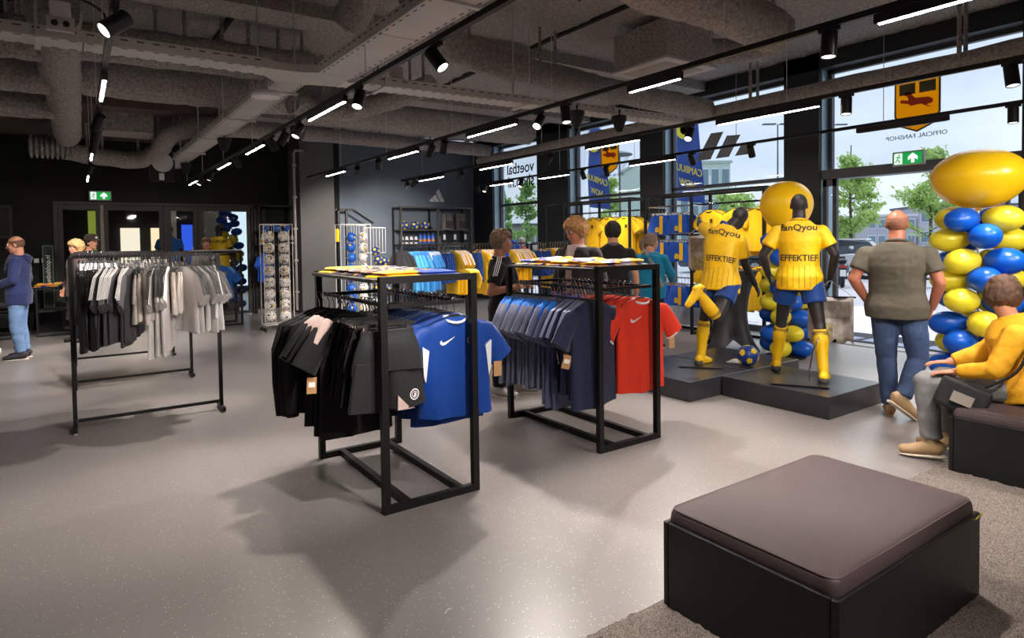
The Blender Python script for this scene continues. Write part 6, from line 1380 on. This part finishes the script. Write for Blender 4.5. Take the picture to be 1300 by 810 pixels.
gb = building('g', (44.5, 42.3, -.05), -.60, 8.8, 9, 8.6, mat('mint_render', '#b9cdc0', .8), 3, 9, PANE, 'pale mint green building with a round window, behind the large window', '#a9b8b0'); MB().lathe([(.0, -.1), (.55, -.1), (.55, 0), (.0, 0)], (6.9, -.02, 6.9), 20, axis=(0, -1, 0)).build('round_window', mat('white_far', '#e6e9e6', .6), gb)
building('b', (81.5, 42, -.05), -.93, 3.4, 8, 3.0, mat('blue_hall', '#3468b0', .7), 1, 2, PANE, 'small blue hall far behind the olive polo person', '#2d5896')
building('h', (73.3, 35.2, -.05), -.59, 5.5, 9, 3.6, mat('grey_hall', '#a9aab5', .8), 2, 5, PANE, 'grey office block directly right of the blue hall', '#c6c8cf')
building('k', (79.5, 32.5, -.05), -.85, 10, 9, 4.6, mat('white_hall', '#b7bac6', .8), 2, 7, PANE, 'wide whitish office building behind the right young tree', '#5d6270')
building('m', (24, 52, -.05), -.3, 20, 10, 2.9, mat('far_row', '#8f8a88', .8), 1, 12, PANE, 'long low dark building far beyond the first window', '#55575c')
def lamp_post(x, y, h, lab, kind=0):
    r = thing('street_lamp', lab, 'lamp post', (x, y, -.05)); MB().tube([(0, 0, 0), (0, 0, h)], [.07, .04], 8).build('pole', mat('pole_grey', '#5b6066', .6), r)
    if kind == 0: MB().lathe([(.55, 0), (.58, .05), (.45, .12), (.1, .2), (.0, .22)], (0, 0, h)).build('hood', mat('pole_grey', '#5b6066', .6), r); MB().lathe([(.45, 0), (.16, -.75), (.08, -.8)], (0, 0, h)).build('lantern_glass', glass_mat(), r)
    else:
        for s in (-1, 1): MB().box((s*.45, -s*.3, h), (.8, .25, .08), Matrix.Rotation(-.6, 3, 'Z')).build('lamp_head', mat('pole_grey', '#5b6066', .6), r, smooth=False)
lamp_post(20.1, 20.2, 5.3, 'street lamp with a wide hood outside the second window'); lamp_post(37, 23.2, 8.7, 'tall double headed lamp post left of the wide pillar', 1); lamp_post(45, 23.9, 9.5, 'plain tall mast outside, left of the young tree', 1)
def beach_flag(x, y, z0, z1, lab):
    r = thing('beach_flag', lab, 'flag', (x, y, -.05)); MB().tube([(0, 0, 0), (0, 0, z1+.1)], .025, 6).build('pole', WIRE, r); mb = MB(); n = 14; vs = []
    for i in range(n+1):
        t = i/n; z = z0+(z1-z0)*t; w_ = .85*(1-.25*t*t) if t < .85 else .85*(1-.25*t*t)*max(.05, (1-t)/.15)
        for j in range(7): vs.append((-.05*math.sin(j*.8+t*5), -w_*j/6, z-.12*(j/6)*(1-t)))
    mb.add(vs, [(i*7+j, i*7+j+1, (i+1)*7+j+1, (i+1)*7+j) for i in range(n) for j in range(6)]); o = mb.build('cloth', mat('flag_blue', '#3552a3', .7), r); s = o.modifiers.new('s', 'SOLIDIFY'); s.thickness = .01
    FY = mat('flag_yellow', '#e9d83a', .7)
    for w2, zz in (('CAMBUUR', .30), ('NOW', .16)): text_mb(w2, .26, .01, lambda a, b, c: (-.09-c, -.42+a*.75, z0+(z1-z0)*zz+b+a*.25)).build('lettering', FY, r, smooth=False)
    MB().lathe([(.0, 0), (.26, 0), (.26, .02), (.15, .02), (.15, .0)], (-.1, -.36, z0+(z1-z0)*.72), 20, axis=(-1, 0, 0)).build('ring_emblem', FY, r)
beach_flag(13, 14.35, 2.6, 5.2, 'blue beach flag with yellow lettering outside the second window'); beach_flag(13, 11.0, 2.6, 5.1, 'blue beach flag with yellow lettering outside the large window')
# cars
def car(x, y, rz, paint, lab):
    r = thing('car', lab, 'car', (x, y, -.05), rz); P = mat('paint_'+paint, paint, .25, .4)
    def prof(pts, w0, w1): 
        mb = MB(); n = len(pts); ws = (-w1, -w0, w0, w1); vs = []
        for s, wv in ((0, -1), (1, -.96), (2, .96), (3, 1)):
            for (px, pz) in pts: vs.append((px*(1 if abs(wv) < 1 else .985), wv*(w0 if pz < .95 else w1)*(1 if abs(wv) < 1 else 1), pz if abs(wv) < 1 else .4+(pz-.4)*.97))
        fs = [(a*n+i, a*n+(i+1) % n, (a+1)*n+(i+1) % n, (a+1)*n+i) for a in range(3) for i in range(n)]+[tuple(range(n-1, -1, -1)), tuple(range(3*n, 4*n))]; return mb.add(vs, fs)
    bevel(prof([(-2.1, .35), (-2.15, .6), (-2.05, .85), (-1.6, .93), (1.0, .95), (1.75, .85), (2.1, .7), (2.15, .4), (2.0, .28), (-2.0, .28)], .86, .86).build('body', P, r, smooth=False), .05, 2)
    bevel(prof([(-1.75, .93), (-1.35, 1.38), (-.4, 1.48), (.3, 1.42), (1.15, .95)], .80, .66).build('cabin', mat('car_glass', '#3b454d', .1), r, smooth=False), .04, 2)
    bevel(MB().bb((-1.3, -.6, 1.42), (.25, .6, 1.49)).build('roof', P, r, smooth=False), .03)
    for px in (-1.3, 1.3):
        for s in (-1, 1):
            wl = MB().lathe([(.0, -.1), (.24, -.1), (.32, -.08), (.32, .08), (.24, .1), (.0, .1)], (px, s*.8, .32), 20, axis=(0, 1, 0)).build('wheel', BLKM, r); MB().lathe([(.0, .0), (.19, .0), (.19, .015), (.0, .02)], (px, s*.905, .32), 14, axis=(0, s, 0)).build('hub_cap', CHROME, wl)
    for s in (-1, 1): MB().box((2.1, s*.6, .66), (.12, .35, .13)).build('headlight', WIRE, r, smooth=False); MB().box((-2.1, s*.62, .75), (.12, .3, .14)).build('tail_light', mat('tail_red', '#b3342c', .3), r, smooth=False)
car(24.3, 13.0, 1.9, '#d9dce2', 'silver car parked outside behind the scooter'); car(26.6, 7.6, 1.9, '#c9ccd4', 'pale car parked outside right of the olive polo person'); car(24.4, 17.6, 1.9, '#5a5f6b', 'dark grey car parked outside left of the entrance'); car(17.5, 24.0, 1.6, '#b0b4bc', 'light grey car outside behind the blue shorts wall')
def scooter(x, y, rz, lab):
    r = thing('scooter', lab, 'scooter', (x, y, -.05), rz); S = mat('scooter_dark', '#2b2d33', .3)
    for px in (-.62, .62):
        wl = MB().lathe([(.12, -.05), (.2, -.06), (.24, -.03), (.24, .03), (.2, .06), (.12, .05)], (px, 0, .24), 18, axis=(0, 1, 0)).build('wheel', BLKM, r); MB().lathe([(.0, -.04), (.12, -.04), (.12, .04), (.0, .04)], (px, 0, .24), 14, axis=(0, 1, 0)).build('rim', CHROME, wl)
    MB().loft([(-.85, 0, .62), (-.7, 0, .62), (-.35, 0, .55), (-.15, 0, .42)], [(.1, .1), (.19, .2), (.2, .22), (.12, .1)], 14, up=(0, 0, 1)).build('rear_body', S, r); MB().loft([(-.75, 0, .82), (-.4, 0, .84), (-.1, 0, .8)], [(.12, .05), (.16, .06), (.11, .05)], 14, up=(0, 0, 1)).build('seat', BLKM, r)
    MB().bb((-.2, -.17, .24), (.4, .17, .30)).build('foot_board', S, r, smooth=False); MB().loft([(.4, 0, .28), (.5, 0, .6), (.42, 0, .95)], [(.2, .05), (.24, .06), (.15, .06)], 14, up=(1, 0, 0)).build('front_shield', S, r)
    MB().tube([(.62, 0, .24), (.5, 0, .6), (.4, 0, 1.02)], .03).build('fork', CHROME, r); MB().tube([(.35, -.32, 1.05), (.42, 0, 1.02), (.35, .32, 1.05)], .018).build('handlebar', BLKM, r)
    for s in (-1, 1): MB().ell((.36, s*.33, 1.22), (.02, .07, .05)).build('mirror', CHROME, r); MB().tube([(.37, s*.25, 1.04), (.36, s*.33, 1.2)], .008).build('mirror_stem', BLKM, r)
    MB().box((-.9, 0, .66), (.05, .2, .07)).build('tail_light', mat('tail_red', '#b3342c', .3), r, smooth=False); MB().box((-.93, 0, .47), (.02, .16, .2)).build('number_plate', PAPER, r, smooth=False)
scooter(20.2, 10.5, .55, 'dark scooter parked outside, seen from behind, left of the olive polo person'); scooter(19.0, 11.6, 1.2, 'second dark scooter parked outside behind the standing dummy'); scooter(21.6, 8.25, 2.2, 'dark scooter parked outside beside the balloon column')
bpy.context.view_layer.update()
